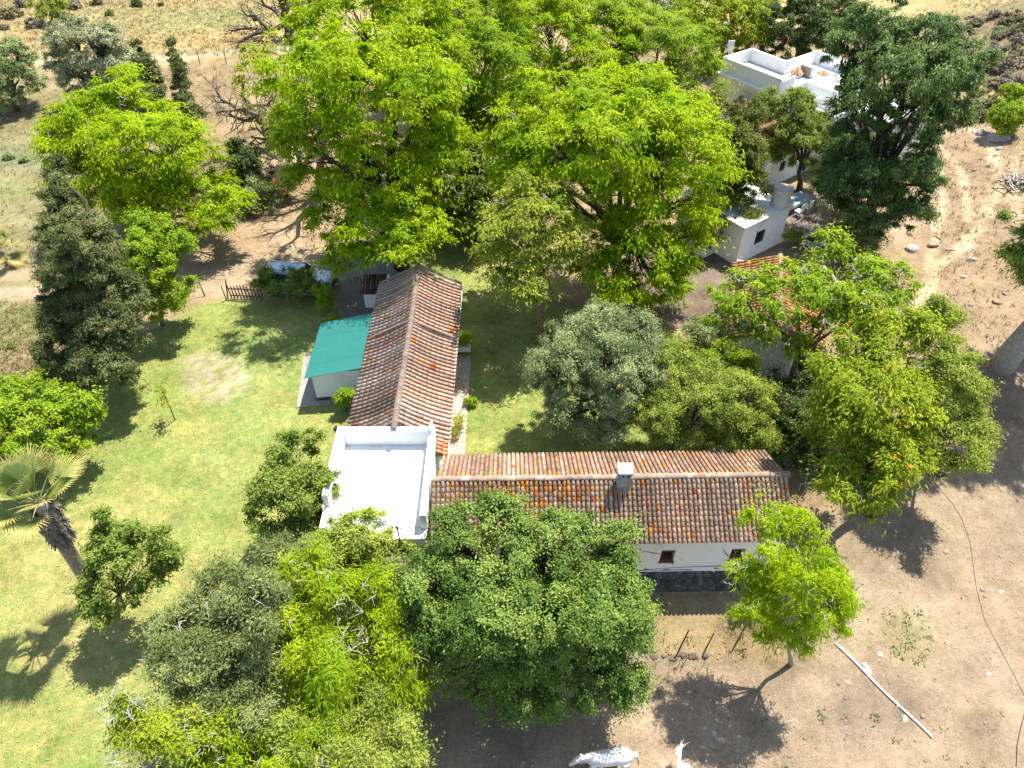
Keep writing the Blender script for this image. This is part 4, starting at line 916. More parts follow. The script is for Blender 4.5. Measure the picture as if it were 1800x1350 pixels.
ch.frame((cx, cy, 0), (1, 0, 0), (0, 1, 0), (0, 0, 1), -.29, .29, -.27, .27, 4.7, 4.76)
co = ch.build('chimney', plaster('chimney_render', (.5, .5, .48), (.2, .19, .17), .5, 3), rfA, bevel=.02)
cc = MB(); cc.frame((cx, cy, 0), (1, 0, 0), (0, 1, 0), (0, 0, 1), -.33, .33, -.31, .31, 4.982, 5.09); cc.build('chimney_cap', pm('cap_slab', (.5, .46, .4), (.3, .27, .23), 5, .9, .5), rfA, bevel=.02)
ct = MB(); ct.frame((cx, cy, 0), (1, 0, 0), (0, 1, 0), (0, 0, 1), -.24, .24, -.22, .22, 4.755, 4.97); 
# ---- long barn wing running away (ridge along y)
B_ = thing('tiled_barn', 'long brown tile-roofed wing running away from the white flat roof', 'barn', (-5.4, 28.5, 0))
bw = MB(); wall(bw, (-3.3, 21.6), (-3.3, 34.6), .4, -.2, 2.72, [(1.0, 1.9, -.1, 2.0), (7.2, 8.1, -.1, 2.0)]); wall(bw, (-3.7, 34.6), (-7.15, 34.6), .4, -.2, 2.72); wall(bw, (-7.55, 34.6), (-7.55, 22.7), .4, -.2, 2.72)
for y in (34.22, 34.58): bw.add([(-3.35, y, 2.72), (-7.5, y, 2.72), (-5.42, y, 3.95)], [(0, 1, 2)])
bw.build('wall', WHITE, B_)
for a in (1.0, 7.2):
    d = MB(); d.frame((-3.3, 21.6, 0), (0, 1, 0), (-1, 0, 0), (0, 0, 1), a, a + .9, .15, .2, -.1, 2.0)
    for q in (.3, .6): d.frame((-3.3, 21.6, 0), (0, 1, 0), (-1, 0, 0), (0, 0, 1), a + q - .01, a + q + .01, .14, .15, -.1, 2.0)
    d.build('door', WOODD, B_)
licB = lambda u, w: .012 + .18 * (abs(u - .40) < .012) * (w > .1)
licB2 = lambda u, w: .01 + .10 * (abs(u - .40) < .03) + .35 * (abs(u - .66) < .02) * (w > .8)
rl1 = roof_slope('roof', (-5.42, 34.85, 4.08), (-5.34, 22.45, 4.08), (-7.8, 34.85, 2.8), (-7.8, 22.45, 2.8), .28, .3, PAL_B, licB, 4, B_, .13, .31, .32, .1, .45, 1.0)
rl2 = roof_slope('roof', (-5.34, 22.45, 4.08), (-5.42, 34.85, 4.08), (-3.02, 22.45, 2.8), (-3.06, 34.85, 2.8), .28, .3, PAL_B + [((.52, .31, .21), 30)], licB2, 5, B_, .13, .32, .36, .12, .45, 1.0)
roof_slope('roof', (-3.52, 21.5, 3.08), (-3.52, 22.44, 3.08), (-3.02, 21.5, 2.8), (-3.02, 22.44, 2.8), .26, .3, PAL_C, lambda u, w: .05, 6, B_, 0)
ridge_tiles('ridge_cap', (-5.34, 22.0, 4.14), (-5.42, 34.9, 4.14), 34, .15, [((.3, .22, .17), 1), ((.36, .27, .21), 1), ((.25, .19, .15), 1)], 7, B_, .13, 4, .6)
rr_ = MB()
for s, xe in ((-1, -7.78), (1, -3.06)):
    q = [np.array([-5.4 + (xe + 5.4) * w, 29.95, 4.08 - 1.28 * w - .1 + .0 * w]) for w in np.linspace(0, 1, 8)]
    rr_.tube([p + np.array([0, 0, .12]) for p in q], .06, 8)
rr_.build('joint_tiles', pm('joint_tile', (.28, .2, .15), (.18, .13, .1), 5, .95, .6), rl1)
vg = MB()
for s, xe in ((-1, -7.85), (1, -3.0)):
    q = [np.array([-5.4 + (xe + 5.4) * w, 34.9, 4.2 - 1.3 * w]) for w in np.linspace(0.02, 1, 9)]; vg.tube(q, [.09] * 9, 8)
vg.build('verge_tiles', pm('verge_tile', (.34, .25, .19), (.2, .15, .12), 5, .95, .6), rl2)
gt = MB(); gt.tube([(-2.98, 21.7, 2.66), (-2.98, 34.8, 2.66)], .05, 8); gt.tube([(-2.98, 27.0, 2.66), (-3.2, 27.0, 2.4), (-3.24, 27.0, .1)], .04, 6); gt.build('gutter', WHITE, B_)
# ---- flat-roofed block
FB = thing('flat_roofed_block', 'white flat-roofed block with parapets where the two tiled wings meet', 'house', (-5.7, 20, 0))
fb = MB(); x0, x1, y0, y1 = -7.95, -3.52, 17.25, 22.3
wall(fb, (x0, y0), (x1 - .85, y0), .3, -.3, 2.98); fb.box(x1 - .85, x1 - .04, y0 - .35, y0 + .3, -.6, 2.98)
wall(fb, (x0, y1), (x0, y0 + .3), .3, -.3, 2.98); fb.box(x1 - .3, x1, y0 + .3, y1, -.3, 2.98); fb.box(x0 + .3, x1 - .3, y1 - .3, y1, -.3, 2.98); fb.build('wall', WHITE, FB)
dk = MB(); dk.box(x0 + .005, x1 - .005, y0 - .34, y1 - .005, 2.984, 3.03); dk.box(x0 + .27, x0 + .5, y1 - .33, y1 - .26, 3.03, 3.05); dk.build('roof_deck', DECK, FB)
dl = MB()
for k in range(1, 5): dl.box(x0 + .27 + k * .82, x0 + .29 + k * .82, y0 + .1, y1 - .3, 3.031, 3.036)
dl.build('membrane_seams', pm('seam_paint', (.6, .6, .58), (.66, .66, .64), 3, .8, 0), FB)
pp = MB(); pp.box(x0 - .01, x0 + .26, 18.35, y1 - .27, 3.034, 4.0); pp.box(x1 - .26, x1 + .01, y0 + .15, y1 - .27, 3.034, 3.97); pp.box(x0 - .01, x1 + .01, y1 - .268, y1 + .02, 3.034, 4.0)
pp.box(x0 - .012, x0 + .2, y0 - .01, 18.348, 3.034, 3.32)
pp.box(x0 - .012, x0 + .05, 18.1, 18.346, 3.325, 3.6)
pp.build('parapet', WHITE, FB, bevel=.025)
dp = MB(); dp.tube([(x0 - .35, 23.05, .1), (x0 - .3, 22.95, 2.0), (x0 - .38, 23.1, 2.9)], [.06, .06, .07], 8); dp.ball((x0 - .38, 23.1, 3.0), (.16, .16, .14), 8, 6, .3); o = dp.build('stove_pipe', IRON, origin=(x0 - .35, 23.05, 0)); tag(o, 'dark pipe with a cowl standing beside the white flat-roofed block', 'pipe')
# TV aerial, garden dove ornaments
an = thing('tv_aerial', 'black television aerial on a tall mast before the white flat roof', 'aerial', (-4.55, 16.7, 0)); ma = MB(); ma.tube([(-4.55, 16.7, -.2), (-4.58, 16.7, 4.1)], [.035, .028], 7); ma.ball((-4.58, 16.7, 4.12), .06, 8, 6); ma.build('mast', IRON, an)
bo = MB(); bo.tube([(-4.62, 16.7, 4.02), (-3.6, 16.85, 4.1)], .014, 5); bo.build('boom', pm('aluminium', (.5, .5, .5), (.4, .4, .4), 3, .4, 0, metal=.7), an); el = MB()
for i, (dx, s) in enumerate(((.1, .3), (.25, .3), (.4, .14), (.5, .13), (.6, .13), (.7, .12), (.8, .12), (.9, .12))):
    q = np.array([-4.55 + dx, 16.7 + dx * .14, 4.02 + dx * .08])
    if i < 2:
        for sgn in (1, -1): el.tube([q, q + [-.12, sgn * s * .5, s * 1.0]], .011, 4); el.tube([q, q + [-.12, sgn * s * .5, -s * 1.0]], .011, 4)
    else: el.tube([q - [0, s, 0], q + [0, s, 0]], .009, 4)
el.build('elements', IRON, an)
def dove(x, y, z, label):
    d = MB(); d.ball((x, y, z + .13), (.11, .2, .1), 9, 7); d.ball((x, y + .17, z + .26), (.065, .07, .065), 8, 6); d.tube([(x, y + .12, z + .16), (x, y + .17, z + .24)], [.07, .05], 7); d.tube([(x, y - .14, z + .15), (x, y - .36, z + .22)], [.07, .02], 6); d.tube([(x, y, z), (x, y, z + .08)], [.09, .07], 8); d.tube([(x, y + .22, z + .26), (x, y + .28, z + .25)], [.02, .004], 5)
    tag(d.build('dove_ornament', WHITE, origin=(x, y, z), smooth=True), label, 'ornament', 'white dove ornaments')
dove(x1 - .15, 22.16, 4.0, 'white dove ornament on the back corner of the flat roof parapet')
dove(-7.35, 35.05, 3.0, 'white dove ornament beside the far left eave of the tiled wing')
# ---- shed with green roof
SH = thing('green_roofed_shed', 'lean-to shed with a green sheet-metal roof and pale wall', 'shed', (-9.4, 30, 0))
GREEN, t, b = nt('green_sheet_metal'); n1 = noise(t, 1.6, 6, .7); n2 = noise(t, 14, 6, .8)
c = mixc(t, .5, ramp(t, n1.outputs['Fac'], [(.3, (.045, .28, .22)), (.7, (.07, .34, .28))]).outputs[0], ramp(t, n2.outputs['Fac'], [(.3, (.03, .22, .18)), (.75, (.09, .38, .32))]).outputs[0])
r = ramp(t, noise(t, 5, 8, .85).outputs['Fac'], [(.68, (0, 0, 0)), (.74, (1, 1, 1))]); t.links.new(mixc(t, r.outputs[0], c, (.35, .45, .42)), b.inputs['Base Color']); b.inputs['Roughness'].default_value = .45; b.inputs['Specular IOR Level'].default_value = .4
sw = MB(); wall(sw, (-10.72, 27.95), (-7.66, 28.35), .2, .25, 2.0); wall(sw, (-10.72, 32.1), (-10.72, 28.17), .2, .25, 1.98); wall(sw, (-7.66, 32.4), (-10.52, 32.1), .2, .25, 1.98); sw.build('wall', plaster('shed_plaster', (.72, .75, .74), (.45, .45, .42), .7, 1), SH)
st = MB(); st.frame((-10.75, 27.93, 0), nrm(np.array([3.06, .4, 0])), (0, 1, 0), (0, 0, 1), 0, 3.0, -.03, 4.1, -.15, .25); st.build('plinth', STONE, SH)
V, Fq = [], []; nx_ = 110; c0, c1, c2, c3 = np.array([-11.0, 27.6, 2.02]), np.array([-7.8, 28.02, 2.42]), np.array([-7.8, 32.75, 2.42]), np.array([-11.0, 32.25, 2.02])
for lay in (0, -.02):
    for j in range(nx_ + 1):
        v = j / nx_; z = .014 * math.cos(j * math.pi) + lay + (.03 if (j // 27) % 2 else 0)
        V += [c0 + (c3 - c0) * v + [0, 0, z], c1 + (c2 - c1) * v + [0, 0, z]]
for lay in (0, 2 * (nx_ + 1)):
    for j in range(nx_): a = lay + 2 * j; Fq.append((a, a + 1, a + 3, a + 2))
for j in range(nx_): a = 2 * j; o2 = 2 * (nx_ + 1); Fq += [(a, a + 2, a + 2 + o2, a + o2), (a + 1, a + 3, a + 3 + o2, a + 1 + o2)]
Fq.append((0, 1, 1 + 2 * (nx_ + 1), 2 * (nx_ + 1)))
npmesh('roof', V, Fq, GREEN, SH)
sl = MB(); sl.frame((-11.75, 27.4, 0), nrm(np.array([3.06, .4, 0])), nrm(np.array([-.12, 1, 0])), (0, 0, 1), 0, 2.6, 0, 4.5, -.1, .055); o = sl.build('concrete_slab', pm('worn_concrete', (.3, .27, .23), (.2, .18, .15), 2, .9, .5), origin=(-11, 29, 0)); tag(o, kind='structure')
# ---- tiny white shelter (well house)
WH = thing('well_house', 'tiny white well house with old brown tiles beside the far gable', 'well house', (-8.75, 36.7, 0)); w = MB(); w.box(-9.3, -8.0, 36.3, 37.3, 0, 1.15); w.build('wall', WHITE, WH)
roof_slope('roof', (-9.45, 37.45, 1.75), (-7.85, 37.45, 1.75), (-9.45, 36.15, 1.2), (-7.85, 36.15, 1.2), .17, .33, [((.17, .1, .07), 3), ((.11, .075, .055), 3), ((.24, .15, .1), 2)], lambda u, w: .0, 9, WH)
# ---- flag path beside the wing
m, t, b = nt('crazy_paving'); tc = N(t, 'ShaderNodeTexCoord'); vd = N(t, 'ShaderNodeTexVoronoi', feature='DISTANCE_TO_EDGE'); vd.inputs['Scale'].default_value = 2.6; t.links.new(tc.outputs['Object'], vd.inputs['Vector']); vo = N(t, 'ShaderNodeTexVoronoi'); vo.inputs['Scale'].default_value = 2.6; t.links.new(tc.outputs['Object'], vo.inputs['Vector'])
c = mixc(t, 1., ramp(t, vo.outputs['Color'], [(0, (.3, .24, .19)), (1, (.44, .36, .29))]).outputs[0], ramp(t, vd.outputs['Distance'], [(0, (.5, .48, .45)), (.05, (1, 1, 1))]).outputs[0], 'MULTIPLY')
n1 = noise(t, 6, 6, .7); c = mixc(t, .6, c, ramp(t, n1.outputs['Fac'], [(.3, (.7, .7, .7)), (.7, (1.2, 1.2, 1.2))]).outputs[0], 'MULTIPLY'); t.links.new(c, b.inputs['Base Color']); b.inputs['Roughness'].default_value = .9; bump(t, b, vd.outputs['Distance'], .5, .02)
p = MB(); p.box(-3.28, -2.42, 21.4, 31.6, -.1, .06); o = p.build('path', m, origin=(-2.9, 27, 0)); tag(o, kind='structure')
p = MB(); p.add([at(588, 455, .012), at(640, 420, .012), at(700, 425, .012), at(700, 520, .012), at(660, 552, .012), at(600, 556, .012), at(585, 500, .012)], [(0, 1, 2, 3, 4, 5, 6)]); o = p.build('paved_yard', pm('stone_pavers', (.26, .24, .21), (.15, .135, .12), 1.3, .9, .6), origin=(-10, 38, 0)); tag(o, kind='structure')
# ---- upper right: big white house in its own frame
HO = atY(1271, 100, 61.8); zg = float(ground(20, 62)); U = nrm(np.array([.59, -.81, 0])); Vv = np.array([.81, .59, 0.]); Zz = np.array([0, 0, 1.]); ztop = float(HO[2]); HO = np.array([HO[0], HO[1], 0.])
BH = thing('white_house', 'large white house with a parapeted roof terrace behind the dark trees', 'house', (HO[0] + 4, HO[1] + 1, zg))
zd = ztop - 1.0; h = MB()
h.frame(HO, U, Vv, Zz, 0, 6, 0, 3.6, zg - 2, zd); h.frame(HO, U, Vv, Zz, 3.62, 9, 3.602, 7.6, zg - 2, zd); h.frame(HO, U, Vv, Zz, 6.002, 10.5, 1.5, 3.6, zg - 2, zd - 1.6); h.frame(HO, U, Vv, Zz, 9.002, 13.5, 3.604, 10, zg - 2, zd - 1.6)
h.frame(HO, U, Vv, Zz, -.28, 6.2, -.25, 0, zd - .35, zd - .2); h.build('wall', WHITE, BH)
def par(mb, a0, a1, b0, b1, zb, hh): mb.frame(HO, U, Vv, Zz, a0, a1, b0, b1, zb, zb + hh)
q = MB(); T_ = .22; zb = zd + .003
par(q, -.005, 6.005, -.005, T_, zb, 1.0); par(q, -.005, T_, T_, 3.38, zb, 1.0); par(q, -.005, 3.84, 3.382, 3.605, zb, 1.0); par(q, 3.615, 3.84, 3.608, 7.38, zb, 1.0); par(q, 3.615, 9.005, 7.382, 7.605, zb, 1.0); par(q, 8.78, 9.005, 3.84, 7.38, zb, .5)
par(q, 5.78, 6.005, T_, 1.9, zb, .8); zl = zd - 1.597
par(q, 6.01, 10.505, 1.495, 1.72, zl, .8); par(q, 10.28, 10.505, 1.72, 3.6, zl, .8); par(q, 10.51, 13.5, 3.6, 3.82, zl, .8); par(q, 13.28, 13.505, 3.82, 10, zl, .8); par(q, 9.01, 13.28, 9.78, 10.0, zl, .8)
q.build('parapet', WHITE, BH, bevel=.03)
dk = MB(); dk.frame(HO, U, Vv, Zz, .24, 5.76, .24, 3.36, zd + .002, zd + .02); dk.build('terrace_floor', pm('terrace_tiles', (.5, .47, .43), (.38, .35, .31), 2, .85, .2), BH)
def tile_cap(parent, c, r, zc, n=12, hh=.42):
    V, Fq, T = [], [], []; r_ = np.random.default_rng(int(c[0] * 10))
    for k in range(n):
        a = 2 * math.pi * k / n; d = np.array([math.cos(a), math.sin(a), 0]); s = np.array([-math.sin(a), math.cos(a), 0]); base = len(V); cc = np.array([(.5, .24, .12), (.55, .36, .22), (.36, .16, .09)][k % 3]) * r_.uniform(.85, 1.15)
        for rad, w, z in ((.06, .06, zc + hh), (r, .12, zc)):
            for j in range(5):
                th = math.pi * j / 4; V.append(np.array([c[0], c[1], 0]) + d * rad + s * math.cos(th) * w + np.array([0, 0, z + math.sin(th) * .09]))
        for j in range(4): Fq.append((base + j, base + j + 1, base + 5 + j + 1, base + 5 + j)); T.append((*cc, 1))
        k0 = len(V); V += [np.array([c[0], c[1], zc + hh - .03]), np.array([c[0], c[1], zc - .05]) + d * r * .9 - s * r * .27, np.array([c[0], c[1], zc - .05]) + d * r * .9 + s * r * .27]; Fq.append((k0, k0 + 1, k0 + 2, k0 + 2)); T.append((.2, .12, .08, 1))
    F3 = np.array(Fq); 
    return npmesh('tile_cap', V, F3[[i for i in range(len(F3)) if F3[i][2] != F3[i][3]]], TILE, parent, cattr=np.array([tt for tt, f in zip(T, Fq) if f[2] != f[3]]))
for px_, py_, rr in ((1402, 125, .55), (1447, 130, .75)):
    c = atY(px_, py_, HO[1] - 1.6 + (.5 if rr > .6 else 0)); zc = c[2] - .25; m1 = MB(); w = rr * .62
    m1.frame((c[0], c[1], 0), U, Vv, Zz, -w, w, -w, w, zg, zc - .62); m1.frame((c[0], c[1], 0), U, Vv, Zz, -w * .35, w * .35, -w * .98, w * .98, zc - .62, zc - .02); m1.frame((c[0], c[1], 0), U, Vv, Zz, -w * .98, -w * .75, -w * .98, w * .98, zc - .62, zc - .02); m1.frame((c[0], c[1], 0), U, Vv, Zz, w * .75, w * .98, -w * .98, w * .98, zc - .62, zc - .02); m1.frame((c[0], c[1], 0), U, Vv, Zz, -w, w, -w, w, zc - .1, zc)
    cho = m1.build('chimney', WHITE, BH); tile_cap(cho, c, rr, zc + .05)
rl = MB(); ra0 = HO + U * 3.2 - Vv * .75; 
for k in range(15): p_ = ra0 + U * k * .22; rl.tube([p_ + Zz * (zd - 1.5), p_ + Zz * (zd - .55)], .018, 4)
for z in (zd - 1.45, zd - .55): rl.tube([ra0 + Zz * z, ra0 + U * 3.1 + Zz * z], .022, 4)
rl.build('railing', IRON, BH)
bc = MB(); bc.frame(HO, U, Vv, Zz, 2.6, 6.6, -.9, -.255, zd - 1.7, zd - 1.5); bc.build('balcony', pm('terracotta_floor', (.42, .24, .16), (.3, .17, .11), 3, .9, .2), BH)
ac = HO + U * 4.6 + Vv * 4.3; av = thing('air_conditioner', 'beige air conditioner box on the white roof terrace', 'air conditioner', ac + Zz * zd); x = MB(); x.frame(ac, U, Vv, Zz, 0, 1.1, 0, .55, zd + .08, zd + .85); x.build('casing', pm('beige_metal', (.55, .52, .45), (.45, .42, .37), 3, .5, 0), av, bevel=.02)
x = MB(); 
for k in range(9): x.frame(ac, U, Vv, Zz, .08 + k * .11, .12 + k * .11, -.012, -.002, zd + .15, zd + .78)
x.build('grille', IRON, av); x = MB(); x.frame(ac, U, Vv, Zz, 0.05, 1.05, .05, .5, zd, zd + .078); x.build('feet', IRON, av)
sa = HO + U * .12 + Vv * .5; sv = thing('panel_aerial', 'white flat panel aerial on the left corner of the white parapet', 'aerial', sa + Zz * ztop); x = MB(); x.tube([sa + Zz * (ztop - .02), sa + Zz * (ztop + .6)], .03, 6); x.build('mast', WHITE, sv); x = MB(); x.frame(sa, nrm(np.array([1, .15, 0])), nrm(np.array([-.15, 1, 0])), Zz, -.28, .28, -.1, -.035, ztop + .4, ztop + 1.25); x.build('panel', pm('white_panel', (.7, .7, .7), (.5, .5, .5), 6, .5, 0), sv, bevel=.02)
pf = HO + U * 9 + Vv * 2.6; pv_ = tree('potted_shrub', 'reddish potted shrub on the lower white terrace', 'plant', (pf[0], pf[1], zl), [(1482, 150, 8), (1492, 146, 7), (1474, 153, 6)], 'scrub', 'redleaf' if 'redleaf' in LM else 'lav', 90, .03)
# ---- tile-roofed middle wing
MO = np.array([20.0, 51.6, 0]); zm = float(ground(20, 52)); MW = thing('tiled_house', 'white tile-roofed house wall with dark door behind the garden table', 'house', (MO[0] + 2, MO[1] + 4, zm))
x = MB(); P0, uu, nn = wall(x, MO, MO + Vv * 8.5, .3, zm - .6, zm + 2.6, [(4.0, 5.1, zm + .05, zm + 2.15), (1.2, 1.9, zm + 1.1, zm + 1.9)]); x.frame(MO, Vv, -U, Zz, .002, 8.5, 4.2, 4.5, zm - .6, zm + 2.6); x.frame(MO, Vv, -U, Zz, 0, .3, .302, 4.2, zm - .6, zm + 2.6); x.frame(MO, Vv, -U, Zz, 8.2, 8.498, .302, 4.2, zm - .6, zm + 2.6); x.build('wall', WHITE, MW)
barred_window(MW, P0, uu, nn, (1.2, 1.9, zm + 1.1, zm + 1.9), .15); dd = MB(); dd.frame(P0, uu, nn, Zz, 4.05, 5.05, .12, .17, zm + .05, zm + 2.12)
for k in range(4): dd.frame(P0, uu, nn, Zz, 4.2 + k * .22, 4.22 + k * .22, .1, .119, zm + .1, zm + 2.05)
dd.build('door', IRON, MW)
e0 = MO + U * .25 - Vv * .2; e1 = MO + U * .25 + Vv * 8.7; r0_ = MO - U * 2.25 - Vv * .2; r1_ = MO - U * 2.25 + Vv * 8.7; f0 = MO - U * 4.75 - Vv * .2; f1 = MO - U * 4.75 + Vv * 8.7
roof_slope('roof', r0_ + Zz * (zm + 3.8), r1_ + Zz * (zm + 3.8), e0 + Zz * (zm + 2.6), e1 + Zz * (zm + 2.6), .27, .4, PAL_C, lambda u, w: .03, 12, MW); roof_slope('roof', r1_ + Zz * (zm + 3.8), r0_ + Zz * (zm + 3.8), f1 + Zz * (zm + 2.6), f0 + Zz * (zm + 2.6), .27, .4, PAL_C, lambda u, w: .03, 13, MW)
ridge_tiles('ridge_cap', r0_ + Zz * (zm + 3.84), r1_ + Zz * (zm + 3.84), 20, .14, PAL_C, 14, MW)
hp = MB()
for a, z in ((2.6, zm + 2.05), (3.2, zm + 1.7)): hp.ball(P0 + uu * a - nn * .08 + Zz * z, (.14, .14, .16), 7, 5, .4)
hp.build('hanging_pots', pm('dark_pots', (.06, .04, .03), None, 5, .9, .3), MW)
# ---- flat white block with tank
zb0 = 0.0; BO = np.array([15.25, 41.05, 0]); BK = thing('flat_roofed_house', 'small white flat-roofed house with a barred window and round tank', 'house', (BO[0] + 1, BO[1] + 3, 0))
x = MB(); hw = (1.55, 2.55, 1.0, 2.0); P0, uu, nn = wall(x, BO, BO + Vv * 4.7, .3, -.4, 2.85, [hw]); x.frame(BO, -U, Vv, Zz, 0.0, 2.0, .003, .3, -.4, 2.85) if False else None
x.frame(BO, -U, Vv, Zz, .303, 2.2, 0, .3, -.4, 2.85); x.frame(BO, -U, Vv, Zz, 3.3, 5.6, 0, .3, -.4, 2.85); x.frame(BO, -U, Vv, Zz, 2.2, 3.3, 0, .3, 2.1, 2.85); x.frame(BO, -U, Vv, Zz, .303, 5.6, 4.4, 4.7, -.4, 2.85); x.frame(BO, -U, Vv, Zz, 5.3, 5.598, .303, 4.4, -.4, 2.85); x.build('wall', WHITE, BK)
x = MB(); x.frame(BO, -U, Vv, Zz, -.12, 5.7, -.12, 4.85, 2.853, 3.0); x.build('roof', DECK, BK, bevel=.02); barred_window(BK, P0, uu, nn, hw, .1, bars=6, frame=IRON)
x = MB(); x.frame(BO, -U, Vv, Zz, 2.25, 3.25, .14, .19, -.1, 2.08); x.build('door', WOODD, BK)
x = MB(); x.frame(BO, -U, Vv, Zz, 1.9, 4.4, -1.1, -.002, -.2, .12); x.build('door_step', WHITE, BK)
tc_ = BO + Vv * 4.1 - U * .55; x = MB(); x.cyl((tc_[0], tc_[1], 3.003), .62, .66, 1.25, 24); x.build('round_chimney', plaster('tank_render', (.66, .63, .57), (.42, .38, .33), .6, 2), BK, smooth=False); x = MB(); x.cyl((tc_[0], tc_[1], 4.255), .63, .6, .05, 24); x.build('tank_lid', pm('tank_lid_render', (.42, .36, .3), (.32, .27, .22), 3), BK)
# ---- small tiled cottage under the acacia
CO = np.array([12.1, 30.35, 0]); Wv = nrm(np.array([.268, .963, 0])); Rv = nrm(np.array([.963, -.268, 0])); SC = thing('small_cottage', 'small cottage with orange-brown tiles half hidden under the acacia', 'cottage', (14.5, 33.5, 0))
x = MB(); wd, ln = 4.6, 7.3
x.frame(CO, Rv, Wv, Zz, 0, wd, 0, .35, -.9, 2.5); x.frame(CO, Rv, Wv, Zz, 0, .35, .352, ln, -.5, 2.5); x.frame(CO, Rv, Wv, Zz, wd - .35, wd, .352, ln, -.5, 2.5); x.frame(CO, Rv, Wv, Zz, .352, wd - .352, ln - .35, ln, -.5, 2.5)
for v in (.02, ln - .02): x.add([CO + Rv * .05 + Wv * v + Zz * 2.5, CO + Rv * (wd - .05) + Wv * v + Zz * 2.5, CO + Rv * wd / 2 + Wv * v + Zz * 3.35], [(0, 1, 2)])
x.build('wall', WHITEOLD, SC)
g0 = CO + Rv * wd / 2 - Wv * .2 + Zz * 3.5; g1 = CO + Rv * wd / 2 + Wv * (ln + .15) + Zz * 3.5
roof_slope('roof', g1, g0, CO - Rv * .25 + Wv * (ln + .15) + Zz * 2.5, CO - Rv * .25 - Wv * .2 + Zz * 2.5, .28, .38, PAL_C, lambda u, w: .04, 15, SC)
roof_slope('roof', g0, g1, CO + Rv * (wd + .25) - Wv * .2 + Zz * 2.5, CO + Rv * (wd + .25) + Wv * (ln + .15) + Zz * 2.5, .28, .38, PAL_C, lambda u, w: .04, 16, SC)
ridge_tiles('ridge_cap', g0 + Zz * .04, g1 + Zz * .04, 18, .14, PAL_C, 17, SC)
x = MB(); x.frame(CO, Rv, Wv, Zz, -.1, wd + .1, ln + .02, ln + .28, 2.3, 2.75); x.build('verge', MORTAR, SC)
c = CO + Rv * (wd - .3) + Wv * (ln - .5); x = MB(); x.frame((c[0], c[1], 0), Rv, Wv, Zz, -.4, .4, -.35, .35, 2.4, 3.75)
for a in (-.33, 0, .33): x.frame((c[0], c[1], 0), Rv, Wv, Zz, a - .06, a + .06, -.34, .34, 3.752, 4.02)
x.frame((c[0], c[1], 0), Rv, Wv, Zz, -.44, .44, -.39, .39, 4.022, 4.08); cho = x.build('chimney', WHITE, SC)
roof_slope('chimney_tiles', (c - Rv * .5 + Zz * 4.36), (c + Rv * .5 + Zz * 4.36), (c - Rv * .5 - Wv * .5 + Zz * 4.1), (c + Rv * .5 - Wv * .5 + Zz * 4.1), .2, .3, PAL_C, lambda u, w: .3, 18, cho); roof_slope('chimney_tiles', (c + Rv * .5 + Zz * 4.36), (c - Rv * .5 + Zz * 4.36), (c + Rv * .5 + Wv * .5 + Zz * 4.1), (c - Rv * .5 + Wv * .5 + Zz * 4.1), .2, .3, PAL_C, lambda u, w: .3, 19, cho)
# white sloping buttress beside the chimney
x = MB(); k = c + Rv * .5; V = [k + Wv * a + Rv * bq + Zz * z for a in (-.2, .2) for bq, z in ((0, 0), (1.6, 0), (1.6, 2.3), (0, 3.6))]; x.add(V, [(0, 1, 2, 3), (7, 6, 5, 4), (0, 4, 5, 1), (1, 5, 6, 2), (2, 6, 7, 3), (3, 7, 4, 0)]); x.build('buttress', WHITE, SC)
